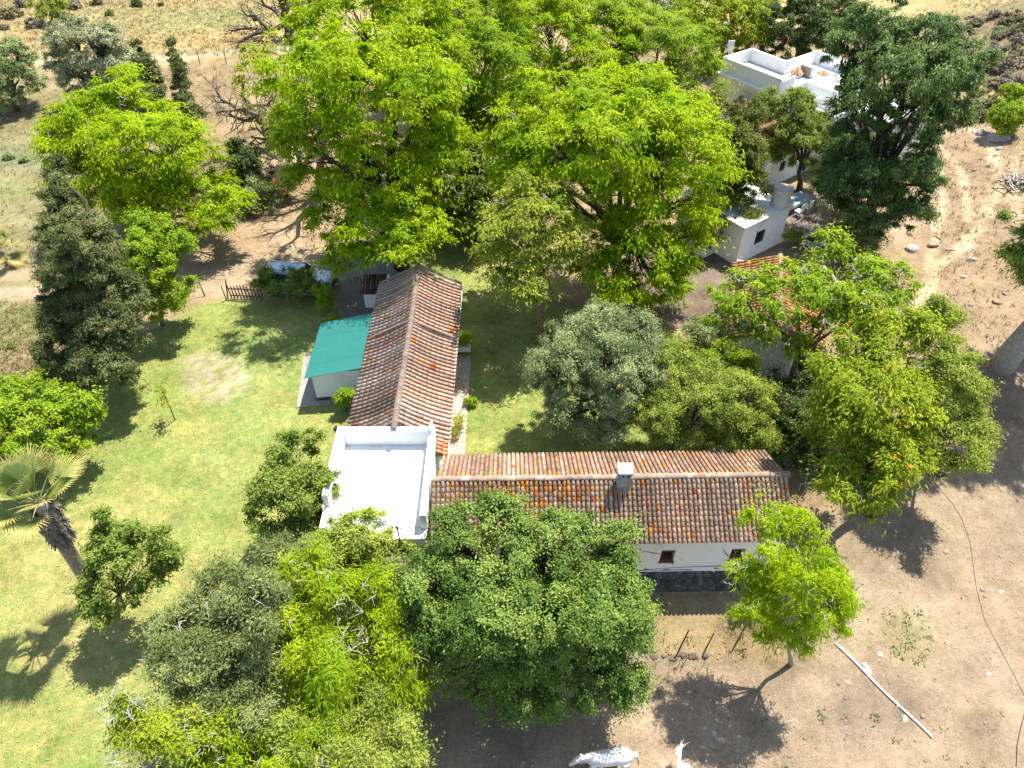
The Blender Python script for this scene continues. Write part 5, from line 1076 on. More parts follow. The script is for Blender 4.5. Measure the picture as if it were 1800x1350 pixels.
# ------------------------------------------------------------------ things
# car, local frame: x forward
def make_car():
    c0 = np.array([-13.85, 38.35, 0]); yaw = R(-5); cx_, sx_ = math.cos(yaw), math.sin(yaw); z0 = float(ground(c0[0], c0[1]))
    car = thing('parked_car', 'silver estate off-roader parked behind the hedge on the sandy yard', 'car', c0 + [0, 0, z0])
    def W(p): return (c0[0] + p[0] * cx_ - p[1] * sx_, c0[1] + p[0] * sx_ + p[1] * cx_, z0 + p[2])
    PAINT, t, b = nt('silver_paint'); b.inputs['Base Color'].default_value = (.36, .42, .5, 1); b.inputs['Metallic'].default_value = .55; b.inputs['Roughness'].default_value = .28; b.inputs['Coat Weight'].default_value = .5
    n1 = noise(t, 3, 5, .7); r = ramp(t, n1.outputs['Fac'], [(.3, (.34, .4, .48)), (.75, (.42, .46, .5))]); t.links.new(r.outputs[0], b.inputs['Base Color'])
    BLK = pm('black_plastic', (.02, .02, .022), (.03, .03, .03), 4, .5, 0); CG = pm('car_glass', (.02, .03, .035), (.03, .04, .05), 1, .05, 0, spec=.8); RUB = pm('rubber', (.02, .02, .02), (.03, .028, .025), 6, .9, .2); RIM = pm('alloy', (.45, .45, .46), (.35, .35, .36), 4, .35, 0, metal=.7)
    # stations: x, half width at waist, sill z, belt z, top z, top half width
    S = [(-2.32, .80, .50, .78, .84, .70), (-2.26, .86, .40, .96, 1.06, .76), (-2.15, .90, .36, 1.02, 1.45, .66), (-1.95, .92, .34, 1.03, 1.66, .64), (-1.2, .93, .32, 1.03, 1.72, .66), (-.2, .93, .32, 1.02, 1.72, .66), (.42, .93, .32, 1.01, 1.66, .64),
         (.78, .93, .32, 1.01, 1.36, .69), (1.12, .93, .32, 1.01, 1.06, .78), (1.6, .91, .33, .95, 1.0, .76), (2.05, .87, .36, .86, .93, .70), (2.25, .80, .40, .70, .80, .62), (2.32, .70, .44, .60, .66, .55)]
    V, Fq = [], []
    for x, w, zs, zb, zt, wt in S:
        half = [(w * .88, zs), (w * .98, zs + .10), (w, (zs + zb) / 2), (w * .985, zb - .05), (w * .955, zb), ((w * .955 + wt) / 2 + .015, (zb + zt) / 2 + .02), (wt, zt - .045), (wt * .86, zt), (wt * .4, zt + .018)]
        V += [W((x, y, z)) for y, z in half] + [W((x, -y, z)) for y, z in half[::-1]]
    n = 18
    for i in range(len(S) - 1):
        for k in range(n): Fq.append((i * n + k, i * n + (k + 1) % n, (i + 1) * n + (k + 1) % n, (i + 1) * n + k))
    mb = MB(); mb.add(V, Fq + [tuple(range(n))[::-1], tuple((len(S) - 1) * n + k for k in range(n))]); body = mb.build('body', PAINT, car, smooth=True)
    md = body.modifiers.new('s', 'SUBSURF'); md.levels = 1; md.render_levels = 1
    # glass, set a few mm proud of the body
    def gq(name, pts, off, mat=CG):
        P = np.array(pts, float); nn_ = nrm(np.cross(P[1] - P[0], P[2] - P[0])); 
        if np.dot(nn_, np.array(off)) < 0: nn_ = -nn_
        g = MB(); g.add([W(p + nn_ * .016) for p in P] + [W(p + nn_ * .004) for p in P], [(0, 1, 2, 3), (4, 5, 1, 0), (5, 6, 2, 1), (6, 7, 3, 2), (7, 4, 0, 3)]); return g.build(name, mat, car)
    gq('windscreen', [(1.06, .68, 1.10), (1.06, -.68, 1.10), (.5, -.58, 1.635), (.5, .58, 1.635)], (1, 0, 1))
    gq('rear_window', [(-2.16, .58, 1.5), (-2.16, -.58, 1.5), (-2.28, -.66, 1.1), (-2.28, .66, 1.1)], (-1, 0, .4))
    for sgn in (1, -1):
        for a, b_ in ((-1.95, -1.25), (-1.18, -.36), (-.29, .5)):
            gq('side_window', [(a, sgn * .885, 1.07), (b_ + (.2 if b_ > .4 else 0), sgn * .885, 1.07), (b_ - (.1 if b_ > .4 else 0), sgn * .70, 1.6), (a + (.08 if a < -1.9 else 0), sgn * .70, 1.6)], (0, sgn, .4))
        r_ = MB(); r_.tube([W((-1.8, sgn * .6, 1.72)), W((-1.7, sgn * .6, 1.8)), W((.1, sgn * .6, 1.8)), W((.22, sgn * .6, 1.72))], .022, 6); r_.build('roof_rail', BLK, car)
        m_ = MB(); m_.frame(W((.72, sgn * 1.03, 1.1)), (cx_, sx_, 0), (-sx_, cx_, 0), (0, 0, 1), -.06, .06, -.11, .11, -.08, .08); m_.build('mirror', PAINT, car, bevel=.02)
        s_ = MB(); s_.frame(W((0, sgn * .95, .34)), (cx_, sx_, 0), (-sx_, cx_, 0), (0, 0, 1), -.85, .85, -.07, .07, -.03, .03); s_.build('side_step', RIM, car, bevel=.01)
        h_ = MB(); h_.ball(W((2.12, sgn * .66, .77)), (.14, .14, .09), 8, 6); h_.build('headlight', pm('lamp_glass', (.6, .62, .65), (.5, .5, .5), 2, .1, 0, spec=.8), car, smooth=True)
        h_ = MB(); h_.frame(W((-2.2, sgn * .8, 1.0)), (cx_, sx_, 0), (-sx_, cx_, 0), (0, 0, 1), -.09, .02, -.07, .07, -.2, .2); h_.build('tail_light', pm('red_lamp', (.35, .02, .02), (.25, .02, .02), 3, .2, 0), car, bevel=.02)
        for xw in (-1.42, 1.42):
            a_ = np.array([-sx_, cx_, 0]) * sgn; ctr = np.array(W((xw, sgn * .84, .36))); w_ = MB(); wh = w_.tube([ctr - a_ * .115, ctr - a_ * .1, ctr + a_ * .1, ctr + a_ * .125], [.3, .36, .36, .29], 22); wo = w_.build('wheel', RUB, car)
            q = MB(); q.tube([ctr + a_ * .12, ctr + a_ * .135], [.23, .21], 18)
            for k in range(6): th = k * math.pi / 3; dv = np.array([cx_ * math.cos(th), sx_ * math.cos(th), math.sin(th)]); q.tube([ctr + a_ * .138, ctr + a_ * .138 + dv * .2], [.04, .03], 5)
            q.build('rim', RIM, wo)
            ar = MB(); ar.tube([np.array(W((xw + .44 * math.cos(th), sgn * .935, .36 + .44 * math.sin(th)))) for th in np.linspace(.1, math.pi - .1, 12)], .035, 6); ar.build('wheel_arch', BLK, car)
    bp = MB(); bp.frame(W((2.3, 0, .5)), (cx_, sx_, 0), (-sx_, cx_, 0), (0, 0, 1), -.05, .06, -.75, .75, -.12, .08); bp.build('bumper', BLK, car, bevel=.03)
    gr = MB()
    for k in range(4): gr.frame(W((2.3, 0, .64 + k * .04)), (cx_, sx_, 0), (-sx_, cx_, 0), (0, 0, 1), -.02, .035 - k * .008, -.4, .4, 0, .02)
    gr.build('grille', BLK, car)
make_car()
# hedge in front of the car, picket gate and posts
hl = [(470,492,16),(490,490,18),(510,492,18),(530,494,17),(550,498,17),(565,505,15),(455,500,10),(480,505,12),(520,508,12)]
tree('hedge', 'low leafy hedge along the yard fence in front of the car', 'hedge', (510, 527), hl, 'round', 'midg', 80, .03, echo=False, nofill=True, Yc=36.9, lscale=.9)
tree('hedge', 'short leafy hedge between the car and the green-roofed shed', 'hedge', (572, 555), [(562,512,13),(566,524,13),(570,536,13),(575,548,12),(580,556,10)], 'round', 'bright', 81, .03, echo=False, nofill=True, Yc=35.2, lscale=.9)
ga = atg(408, 526); gb = atg(464, 529); gu = nrm((gb - ga) * [1, 1, 0]); gz_ = ga[2]; GT = thing('picket_gate', 'weathered wooden picket gate standing ajar beside the hedge', 'gate', ga)
gl = np.linalg.norm(gb - ga); npk = 11; PW = pm('weathered_wood', (.13, .105, .085), (.07, .055, .045), 7, .9, .5)
for k in range(npk):
    x = MB(); p_ = ga + gu * (gl * k / (npk - 1)); hh = 1.12 - .1 * math.sin(k) * .5; lean = np.array([-.06, .05, 0]); V = []
    for z, w in ((.08, .04), (hh - .09, .04), (hh, .004)):
        for s, d in ((-1, -.012), (1, -.012), (1, .012), (-1, .012)): V.append(p_ + gu * s * w + np.array([0, d, z]) + lean * z)
    x.add(V, [(0, 1, 5, 4), (1, 2, 6, 5), (2, 3, 7, 6), (3, 0, 4, 7), (4, 5, 9, 8), (5, 6, 10, 9), (6, 7, 11, 10), (7, 4, 8, 11), (8, 9, 10, 11), (3, 2, 1, 0)]); x.build('picket', PW, GT)
for z in (.3, .8):
    x = MB(); x.frame(ga + [-.06 * z, .05 * z, 0], gu, np.array([-gu[1], gu[0], 0]), (0, 0, 1), -.05, gl + .05, .013, .045, z - .04, z + .04); x.build('rail', PW, GT)
def post(px_, py_, h, lean, r_, label, m=IRON, name='fence_post', group='thin fence posts'):
    p_ = atg(px_, py_); x = MB(); x.tube([p_ - [0, 0, .2], p_ + [lean[0], lean[1], h]], [r_, r_ * .8], 6); return tag(x.build(name, m, origin=p_), label, 'post', group)
post(400, 527, 1.5, (.25, .1), .05, 'leaning wooden post at the left end of the picket gate', PW); post(362, 524, 1.25, (-.25, .3), .045, 'single wooden post standing left of the picket gate', PW)
post(399, 529, 1.1, (-.1, .1), .04, 'short stake leaning on the gate end post', PW)
RUST = pm('rusty_iron', (.05, .032, .025), (.09, .05, .035), 9, .9, .4)
post(1190, 1149, 1.55, (.28, .25), .036, 'thin rusty post nearest the holm oak in the bare ground', RUST); post(1237, 1147, 1.3, (.22, .2), .034, 'thin rusty post right of the tallest one below the window', RUST); post(1290, 1138, 1.6, (.25, .25), .036, 'thin rusty post at the shaded edge of the acacia', RUST); post(1392, 1140, .9, (.05, .05), .02, 'short rusty post under the airy acacia', RUST)
for i, (x_, y_) in enumerate(((66, 138), (398, 112), (425, 118), (352, 115), (1718, 205), (1735, 218))):
    post(x_, y_, 1.3, (.05, .05), .05, ['thin field post right of the left olive tree', 'field post right of the slim cypress', 'field post furthest right along the far track', 'field post nearest the slim cypress top', 'post beside the dry path on the upper slope', 'second post beside the dry path, nearer the boulder'][i], PW)
# white pole held down by stones, cables
Z = lambda x, y, d=0: np.array([x, y, float(ground(x, y)) + d])
a = atg(1468, 1133); b_ = atg(1636, 1300); pl = MB(); pts = [Z(*(a + (b_ - a) * k)[:2], .05) + [.02 * math.sin(k * 9), .02 * math.cos(k * 7), 0] for k in np.linspace(0, 1, 10)]; pl.tube(pts, [.05, .05, .05, .05, .05, .05, .045, .045, .04, .035], 8); o = pl.build('pole', pm('white_pole_paint', (.72, .69, .64), (.55, .5, .44), 4, .7, .1), origin=(a + b_) / 2, smooth=True); tag(o, 'long white pole lying on the bare ground under stones', 'pole')
def cable(pp_, r_, label, m, name='cable', grp=None, z=.03):
    P_ = [atg(*q) for q in pp_]; out = []
    for a, b_ in zip(P_[:-1], P_[1:]):
        for k in np.linspace(0, 1, 6)[:-1]: q = a + (b_ - a) * k; out.append(Z(q[0], q[1], z + .004 * math.sin(k * 20)))
    out.append(Z(P_[-1][0], P_[-1][1], z)); x = MB(); x.tube(out, r_, 5); tag(x.build(name, m, origin=out[0]), label, 'cable', grp)
CAB = pm('dusty_cable', (.24, .195, .15), (.17, .14, .11), 3, .8, 0)
cable([(1640, 850), (1675, 890), (1690, 915), (1704, 960), (1715, 1030), (1730, 1090), (1755, 1140), (1785, 1195), (1800, 1225)], .011, 'dark cable snaking down the bare ground at the right edge', CAB)
cable([(1800, 1250), (1792, 1280), (1786, 1310), (1782, 1350)], .011, 'dark cable end at the bottom right corner', IRON)
cable([(803, 600), (806, 640), (800, 660), (812, 672), (818, 690), (806, 680), (800, 690)], .025, 'yellow garden hose lying along the paved path', pm('yellow_hose', (.55, .42, .08), (.45, .33, .06), 3, .5, 0), 'garden_hose', None, .09)
# stones
def rock(p_, s, seed, label, mat, grp=None, name='rock', flat=.7):
    bm = bmesh.new(); bmesh.ops.create_icosphere(bm, subdivisions=2, radius=1); r_ = random.Random(seed); ax = [r_.uniform(.75, 1.3) for _ in range(2)]; pl_ = [(Vector((r_.gauss(0, 1), r_.gauss(0, 1), r_.gauss(0, 1))).normalized(), r_.uniform(.55, .85)) for _ in range(9)]
    for v in bm.verts:
        for nn_, d in pl_:
            k = v.co.dot(nn_) - d
            if k > 0: v.co -= nn_ * k
        v.co = Vector((v.co.x * ax[0] * s, v.co.y * ax[1] * s, v.co.z * flat * s)) * (1 + r_.uniform(-.04, .04))
    me = D.meshes.new(name); bm.to_mesh(me); bm.free(); me.materials.append(mat); o = D.objects.new(name, me); COL.objects.link(o); o.location = (p_[0], p_[1], p_[2] + s * flat * .18); o.rotation_euler = (0, 0, r_.uniform(0, 6)); return tag(o, label, 'rock', grp)
RK = pm('field_stone', (.42, .36, .3), (.25, .21, .17), 5, .95, .7); RKB = pm('brown_stone', (.33, .24, .16), (.2, .15, .1), 5, .95, .7); RKD = pm('dark_stone', (.14, .1, .075), (.08, .06, .05), 5, .95, .7); RKG = pm('granite', (.4, .38, .36), (.2, .18, .17), 7, .95, .8)
for i, (x_, y_, s, m_, lb) in enumerate([(1755, 246, .95, RKG, 'big pitted grey boulder below the bright green bushes'), (1722, 236, .7, RKG, 'flat pale rock left of the big boulder'), (1757, 262, .4, RKG, 'small rock leaning on the big boulder'), (1602, 438, .55, RKG, 'grey rock at the foot of the dark tree'),
      (1640, 432, .5, RKB, 'brown rock on the slope right of the dark tree'), (1598, 412, .4, RKB, 'brown rock above the grey one by the dark tree'), (1708, 458, .42, RK, 'pale rock in the middle of the dry slope'), (1752, 533, .38, RKB, 'dark brown rock left of the eucalyptus trunk'), (1735, 575, .28, RKB, 'small dark rock below the brown one near the eucalyptus'), (1693, 488, .3, RK, 'small pale rock below the middle slope rock'),
      (1522, 1182, .24, RK, 'grey stone holding the white pole'), (1520, 1172, .2, RK, 'upper stone resting on the white pole'), (1526, 1192, .17, RKB, 'brown lower stone beside the white pole'), (1590, 1265, .26, RK, 'pale stone lying left of the white pole near its end'), (1489, 1202, .18, RKB, 'round dark stone left of the white pole'),
      (1250, 1308, .16, RKB, 'brown stone at the bottom below the tree shadow'), (1262, 1300, .16, RK, 'pale stone in a small cluster below the tree shadow'), (1270, 1298, .14, RK, 'square stone at the right of the small cluster'), (1255, 1290, .12, RK, 'topmost stone of the small cluster'), (1394, 1328, .13, RK, 'small stone on bare ground near the bottom edge'),
      (1657, 1209, .13, RK, 'light stone alone on the right bare ground'), (1608, 1195, .13, RK, 'white stone right of the pole stones'), (1759, 1042, .15, RK, 'pale stone near the cable at the right'), (1687, 1024, .12, RKB, 'brown stone left of the cable'), (1724, 1078, .14, RK, 'stone beside the cable bend'), (1662, 970, .16, RKB, 'brown stone at the edge of the right tree shadow'), (1546, 1152, .14, RK, 'flat white stone on bare ground below the weeds'), (1714, 1290, .14, RK, 'pale stone near the bottom right')]):
    rock(atg(x_, y_), s * (.78 if s > .25 and i > 0 else 1), 50 + i, lb, m_)
rr2 = random.Random(8)
for i in range(40):
    px_, py_ = rr2.uniform(1140, 1800), rr2.uniform(880, 1345)
    if px_ < 1450 and py_ < 1180: px_ += 350
    rock(atg(px_, py_), rr2.uniform(.05, .11), 200 + i, 'small stone scattered on the bare brown ground', rr2.choice([RK, RKB, RK]), 'small stones on the bare ground', 'stone')
for i in range(16): rock(atg(1140 + i * 6.6, 1153 + rr2.uniform(-4, 4)), rr2.uniform(.1, .18), 300 + i, 'dark stone in the low dry-stone edge below the cottage', RKD, 'stones of the low edge below the cottage', 'edge_stone')
for i in range(45): rock(atg(rr2.uniform(1590, 1800), rr2.uniform(250, 640)), rr2.uniform(.08, .2), 400 + i, 'small rock scattered on the dry right slope', rr2.choice([RK, RKB]), 'small rocks on the dry slope', 'stone')
# brushwood pile
bp_ = atg(1795, 326); x = MB(); r_ = np.random.default_rng(3)
for _ in range(90):
    c = bp_ + np.array([r_.normal(0, .8), r_.normal(0, .55), abs(r_.normal(0, .22)) + .06]); d = nrm(np.array([r_.normal(), r_.normal(), r_.normal(0, .15)])) * r_.uniform(.3, .75); x.tube([c - d, c + d], [.06, .045], 6)
tag(x.build('log_pile', BARKP, origin=bp_), 'pile of grey cut logs on the slope at the right edge', 'log pile', kind=None)
for i, ((ax, ay), (bx, by)) in enumerate((((1662, 440), (1682, 443)), ((1640, 415), (1655, 423)), ((1700, 446), (1712, 438)), ((1776, 372), (1788, 378)), ((60, 445), (78, 415)))):
    p_, q_ = atg(ax, ay), atg(bx, by); x = MB(); x.tube([p_ + [0, 0, .06], (p_ + q_) / 2 + [0, .05, .1], q_ + [0, 0, .06]], [.07, .06, .03], 6)
    tag(x.build('fallen_branch', BARKP, origin=p_), ['pale fallen branch on the slope below the dark tree', 'dark fallen branch above the pale one on the slope', 'short stick beside the pale middle rock', 'dark stick near the log pile', 'white dead branch lying by the sandy track at left'][i], 'branch', 'fallen branches')
# planters and pots beside the wing
def pot_plant(name, label, p_, bx_, hgt, fol, n_, sp_, L_, W_, matn, pm_, seed, rnd=False):
    global rngl
    rngl = np.random.default_rng(seed); r = thing(name, label, 'planter', p_); x = MB()
    if rnd: x.tube([p_, p_ + [0, 0, hgt]], [bx_[0] * .75, bx_[0]], 14)
    else: x.frame(p_, (1, 0, 0), (0, 1, 0), (0, 0, 1), -bx_[0], bx_[0], -bx_[1], bx_[1], 0, hgt)
    x.build('pot', pm_, r, bevel=.015); P = p_ + [0, 0, hgt] + rngl.normal(0, 1, (n_, 3)) * np.array([sp_, sp_, sp_ * .5]) + [0, 0, fol]; P[:, 2] = np.maximum(P[:, 2], p_[2] + hgt + .02); nn_ = len(P)
    leaves_mesh('foliage', P, nrm(rngl.normal(0, 1, (nn_, 3)) + [0, 0, .7]), nrm(rngl.normal(0, 1, (nn_, 3)) + [0, 0, .9]), L_, W_, rngl.uniform(0, 1, nn_), .2, LM[matn], r)
TER = pm('terracotta', (.42, .19, .11), (.32, .15, .09), 5, .9, .3)
pot_plant('planter', 'white planter with tall green blades at the far end of the path', np.array([-2.85, 32.2, .06]), (.4, .25), .4, .45, 420, .28, .5, .05, 'bright', WHITE, 1)
pot_plant('planter', 'planter with straggly yellow-green plant halfway along the path', np.array([-2.82, 25.9, .06]), (.22, .22), .3, .3, 300, .24, .16, .06, 'limethin', TER, 2, True)
pot_plant('flower_pot', 'terracotta pot with little green leaves nearest the flat roof', np.array([-2.95, 25.1, .06]), (.2, .2), .32, .18, 160, .16, .13, .06, 'midg', TER, 3, True)
tree('shrub', 'bright yellow-green clump at the edge of the path by the pots', 'shrub', (828, 712), [(826,702,8),(832,706,6)], 'round', 'bright', 82, .02, lscale=.6)
# court: table, chairs, planter bed, statue-like post
tp = np.array([21.3, 48.6, float(ground(21.3, 48.6))]); TB = thing('garden_table', 'long garden table under a pale blue cloth in the shaded court', 'table', tp)
x = MB(); x.frame(tp, Vv, -U, Zz, -1.3, 1.3, -.5, .5, .70, .74); x.build('tabletop', WHITE, TB)
for a in (-1.2, 1.2):
    for q in (-.42, .42): x = MB(); x.tube([tp + Vv * a - U * q, tp + Vv * a - U * q + [0, 0, .7]], .03, 6); x.build('leg', WHITE, TB)
x = MB(); x.frame(tp, Vv, -U, Zz, -1.36, 1.36, -.56, .56, .743, .752); x.frame(tp, Vv, -U, Zz, -1.36, 1.36, -.566, -.561, .5, .742); x.frame(tp, Vv, -U, Zz, -1.36, 1.36, .561, .566, .5, .742); tag(x.build('tablecloth', pm('blue_cloth', (.4, .52, .55), (.25, .38, .42), 4, .8, .2), origin=tp), 'pale blue cloth spread over the garden table', 'tablecloth')
for i, (a, q, lb) in enumerate(((-1.0, .95, 'white slatted garden chair nearest the round tank, behind the table'), (-.2, .95, 'white slatted garden chair in the middle of the row behind the table'), (.6, .95, 'white slatted garden chair at the far end behind the table'), (-.6, -.95, 'white garden chair in front of the blue table, nearer the camera'), (.4, -.95, 'white garden chair in front of the blue table, further right'))):
    p_ = tp + Vv * a - U * q; s = 1 if q > 0 else -1; CHR = thing('garden_chair', lb, 'chair', p_, 'white garden chairs round the table'); x = MB(); x.frame(p_, Vv, -U * s, Zz, -.24, .24, -.24, .24, .42, .46); x.build('seat', WHITE, CHR); x = MB()
    for k in range(5): x.frame(p_, Vv, -U * s, Zz, -.22 + k * .095, -.16 + k * .095, .22, .25, .463, 1.05)
    x.frame(p_, Vv, -U * s, Zz, -.24, .24, .252, .28, .98, 1.08); x.build('backrest', WHITE, CHR)
    for e in (-.2, .2):
        for g_ in (-.2, .2): x = MB(); x.tube([p_ + Vv * e - U * g_, p_ + Vv * e - U * g_ + [0, 0, .42]], .022, 5); x.build('leg', WHITE, CHR)
pb_ = atg(1430, 425); PB = thing('raised_bed', 'low stone-edged garden bed in the shaded court', 'planter', pb_); x = MB(); SB = pm('bed_stone', (.42, .4, .36), (.28, .26, .23), 4, .9, .5)
x.frame(pb_, Vv, U, Zz, -.9, 1.9, -.75, -.5, 0, .35); x.frame(pb_, Vv, U, Zz, -.9, 1.9, .5, .75, 0, .35); x.frame(pb_, Vv, U, Zz, -.9, -.65, -.498, .498, 0, .35); x.frame(pb_, Vv, U, Zz, 1.65, 1.9, -.498, .498, 0, .35); x.build('edging', SB, PB, bevel=.03); x = MB(); x.frame(pb_, Vv, U, Zz, -.64, 1.64, -.495, .495, 0, .2); x.build('soil', pm('dark_soil', (.04, .05, .02), (.06, .05, .03), 4, .95, .5), PB)
sp_ = atg(1462, 420); q_ = sp_ + Vv * 1.4; x = MB(); x.tube([sp_ + [0, 0, .25], sp_ + Vv * 1.0 + [0, 0, .5], sp_ + Vv * 2.1 + [0, 0, .8]], [.3, .24, .14], 8); x.ball(sp_ + Vv * 2.3 + [0, 0, .95], .2, 9, 7, .2); tag(x.build('carved_log', pm('carved_wood', (.4, .35, .28), (.26, .22, .17), 5, .9, .5), origin=sp_), 'pale carved log leaning beside the stone bed', 'log')
lt = [(1182, 1043), (1227, 1062)]
for i, q in enumerate(lt): rock(atg(*q), .07, 900 + i, ['white scrap of litter right under the cottage window', 'white scrap of litter right of the window on shaded ground'][i], WHITE, 'white litter below the window', 'litter', .4)
# ------------------------------------------------------------------ horses
HAIR = pm('grey_white_hair', (.55, .5, .45), (.35, .3, .26), 8, .8, .2); COATM, t, b = nt('white_horse_coat')
n1 = noise(t, 2.2, 5, .65); r = ramp(t, n1.outputs['Fac'], [(.35, (.66, .65, .63)), (.68, (.42, .4, .385))]); t.links.new(r.outputs[0], b.inputs['Base Color']); b.inputs['Roughness'].default_value = .6
HOOF = pm('hoof', (.1, .08, .07), (.06, .05, .045), 6, .6, 0)
def horse(p_, yaw, label, headdown=.0, tailswing=0., seed=1):
    """x forward; body built as one remeshed surface"""
    cy_, sy_ = math.cos(yaw), math.sin(yaw)
    def W(q): return np.array([p_[0] + q[0] * cy_ - q[1] * sy_, p_[1] + q[0] * sy_ + q[1] * cy_, p_[2] + q[2]])
    root = thing('horse', label, 'horse', p_); mb = MB()
    def sweep(st, n=14):  # x, y, z, half width, half height
        V = []
        for i, (x, y, z, w, h) in enumerate(st):
            a = np.array(st[max(0, i - 1)][:3]); c = np.array(st[min(len(st) - 1, i + 1)][:3]); d = nrm(c - a); s = nrm(np.cross([0, 0, 1.], d)) if abs(d[2]) < .95 else np.array([0, 1., 0]); u = np.cross(d, s)
            for k in range(n): th = 2 * math.pi * k / n; V.append(W(np.array([x, y, z]) + s * math.cos(th) * w + u * math.sin(th) * h))
        Fs = [(i * n + k, i * n + (k + 1) % n, (i + 1) * n + (k + 1) % n, (i + 1) * n + k) for i in range(len(st) - 1) for k in range(n)] + [tuple(range(n))[::-1], tuple((len(st) - 1) * n + k for k in range(n))]
        mb.add(V, Fs)
    sweep([(-.86, 0, 1.10, .06, .08), (-.80, 0, 1.13, .2, .22), (-.62, 0, 1.17, .29, .31), (-.40, 0, 1.15, .30, .33), (-.12, 0, 1.09, .29, .34), (.2, 0, 1.07, .29, .36), (.48, 0, 1.10, .26, .37), (.68, 0, 1.12, .21, .31), (.80, 0, 1.12, .12, .2), (.84, 0, 1.12, .04, .08)], 18)
    hd = headdown; sweep([(.5, 0, 1.2, .13, .27), (.72, 0, 1.3 - .1 * hd, .14, .27), (.86, .02, 1.42 - .3 * hd, .115, .22), (.98, .03, 1.52 - .5 * hd, .1, .18), (1.05, .03, 1.57 - .6 * hd, .09, .15)])
    hx = 1.06; hz = 1.58 - .6 * hd; dz = -.55; 
    sweep([(hx - .06, .03, hz + .02, .08, .1), (hx + .07, .03, hz - .06, .115, .15), (hx + .17, .03, hz - .2, .1, .13), (hx + .27, .03, hz - .36, .075, .095), (hx + .34, .03, hz - .47, .075, .085), (hx + .38, .03, hz - .52, .045, .05)], 12)
    for s in (1, -1):
        ln_ = .12 * s
        for pts, rr in (([(.58, s * .17, 1.05), (.56, s * .18, .8), (.6 + ln_, s * .16, .5), (.6 + ln_, s * .16, .26), (.57 + ln_, s * .16, .1), (.6 + ln_, s * .16, .02)], [.15, .105, .062, .042, .045, .06]),
                        ([(-.58, s * .17, 1.1), (-.48 - ln_ * .6, s * .19, .82), (-.66 - ln_, s * .17, .52), (-.64 - ln_, s * .17, .3), (-.6 - ln_, s * .17, .1), (-.57 - ln_, s * .17, .02)], [.22, .15, .068, .045, .045, .06])):
            mb.tube([W(q) for q in pts], rr, 10)
        mb.tube([W((hx + .0, .03 + s * .06, hz + .08)), W((hx - .01, .03 + s * .085, hz + .19)), W((hx + .03, .03 + s * .085, hz + .31))], [.05, .055, .015], 8)
    body = mb.build('body', COATM, root, smooth=True); md = body.modifiers.new('r', 'REMESH'); md.mode = 'VOXEL'; md.voxel_size = .028; md.use_smooth_shade = True; md = body.modifiers.new('s', 'SMOOTH'); md.iterations = 6; md.factor = .5
    r_ = np.random.default_rng(seed); h = MB()
    for k in np.linspace(0, 1, 46):
        x = .56 + (hx - .58) * k; z = 1.44 + (hz + .1 - 1.44) * k ** 1.2 - .02; 
        for _ in range(3): s = 1 if r_.random() < .8 else -1; a = W((x + r_.normal(0, .015), .02 + s * .01, z + .03)); h.tube([a, W((x + r_.normal(0, .03), s * (.10 + .02 * r_.random()), z - .04)), W((x + .02, s * (.14 + .02 * r_.random()), z - r_.uniform(.16, .26)))], [.014, .011, .004], 4)
    h.build('mane', HAIR, root); h = MB(); 
    for _ in range(70):
        o_ = r_.normal(0, .035, 2); q = [(-.84, o_[0], 1.28 + o_[1] * .3), (-1.0, o_[0] + tailswing * .25, 1.26 + .05 * abs(tailswing)), (-1.1 - .1 * abs(tailswing), o_[0] * 2 + tailswing * .45, 1.02 + .2 * abs(tailswing)), (-1.12 - .3 * abs(tailswing) * r_.random(), o_[0] * 3 + tailswing * r_.uniform(.5, .9), .62 + .5 * abs(tailswing) + r_.uniform(-.15, .15))]
        h.tube([W(v) for v in q], [.016, .016, .013, .004], 4)
    h.build('tail', HAIR, root)
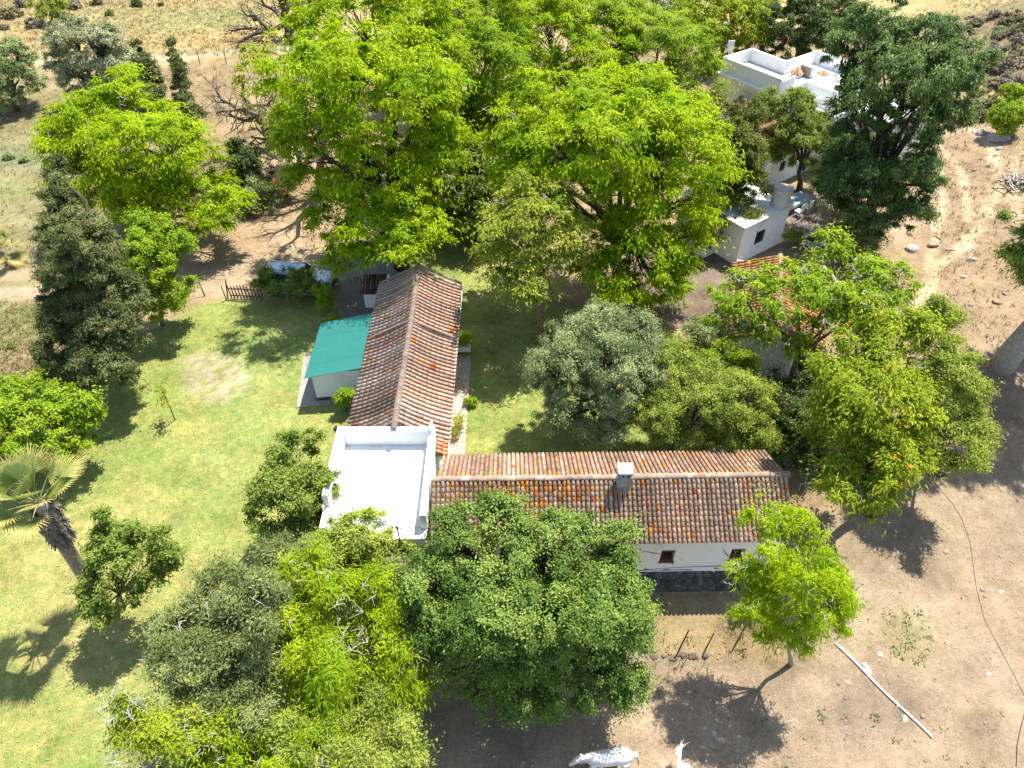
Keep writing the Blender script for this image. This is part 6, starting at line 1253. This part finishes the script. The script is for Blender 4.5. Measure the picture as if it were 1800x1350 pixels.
    for s in (1, -1):
        for x in (.6 + .12 * s, -.57 - .12 * s):
            q = MB(); q.tube([W((x + .02, s * .165, .0)), W((x + .005, s * .165, .085))], [.075, .062], 12); q.build('hoof', HOOF, root)
        e = MB(); e.ball(W((hx + .12, .03 + s * .1, hz - .1)), (.024, .024, .024), 8, 6); e.build('eye', pm('horse_eye', (.01, .008, .006), None, 4, .1, 0, spec=.7), root)
        ns = MB(); ns.ball(W((hx + .37, .03 + s * .05, hz - .48)), (.017, .012, .017), 6, 5); ns.build('nostril', HOOF, root)
    return root
hp_ = atY(1067, 1318, 9.0); 
h1 = at(1071, 1328, .45); gz1 = float(ground(h1[0], h1[1])); h1 = at(1071, 1328, gz1 + 1.3); h1[2] = float(ground(h1[0], h1[1]))
horse(h1, R(180 + 4), 'white horse facing left at the edge of the holm oak shadow', .55, .0, 1)
h2 = at(1225, 1376, -.9 + 1.25); h2[2] = float(ground(h2[0], h2[1]))
horse(h2, R(-52), 'white horse cut by the bottom edge, tail swishing', .6, .8, 2)
# ------------------------------------------------------------------ light, camera
S_ = Vector((.30, .36, 1)).normalized(); el = math.asin(S_.z); az = math.atan2(S_.x, S_.y)
w = D.worlds.new('World'); sc.world = w; w.use_nodes = True; t = w.node_tree; bg = t.nodes['Background']; sk = t.nodes.new('ShaderNodeTexSky'); sk.sky_type = 'NISHITA'; sk.sun_disc = False; sk.sun_elevation = el; sk.sun_rotation = az; sk.altitude = 100
t.links.new(sk.outputs[0], bg.inputs['Color']); bg.inputs['Strength'].default_value = .135
sl_ = D.lights.new('sun', 'SUN'); sl_.energy = 4.9; sl_.angle = R(.5); sl_.color = (1, .955, .87); so = D.objects.new('sun', sl_); COL.objects.link(so); so.rotation_euler = S_.to_track_quat('Z', 'Y').to_euler()
cm = D.cameras.new('camera'); cm.sensor_width = 36; cm.lens = F / 1800 * 36; cm.clip_end = 3000; cm.clip_start = .5; cam = D.objects.new('camera', cm); COL.objects.link(cam); cam.location = (0, 0, CH); cam.rotation_euler = (math.pi / 2 - PITCH, 0, 0); sc.camera = cam
sc.view_settings.view_transform = 'Standard'; sc.view_settings.look = 'None'; sc.view_settings.gamma = 1; sc.view_settings.exposure = 1.24

print('FACES', sum(len(o.data.polygons) for o in D.objects if o.type == 'MESH'))
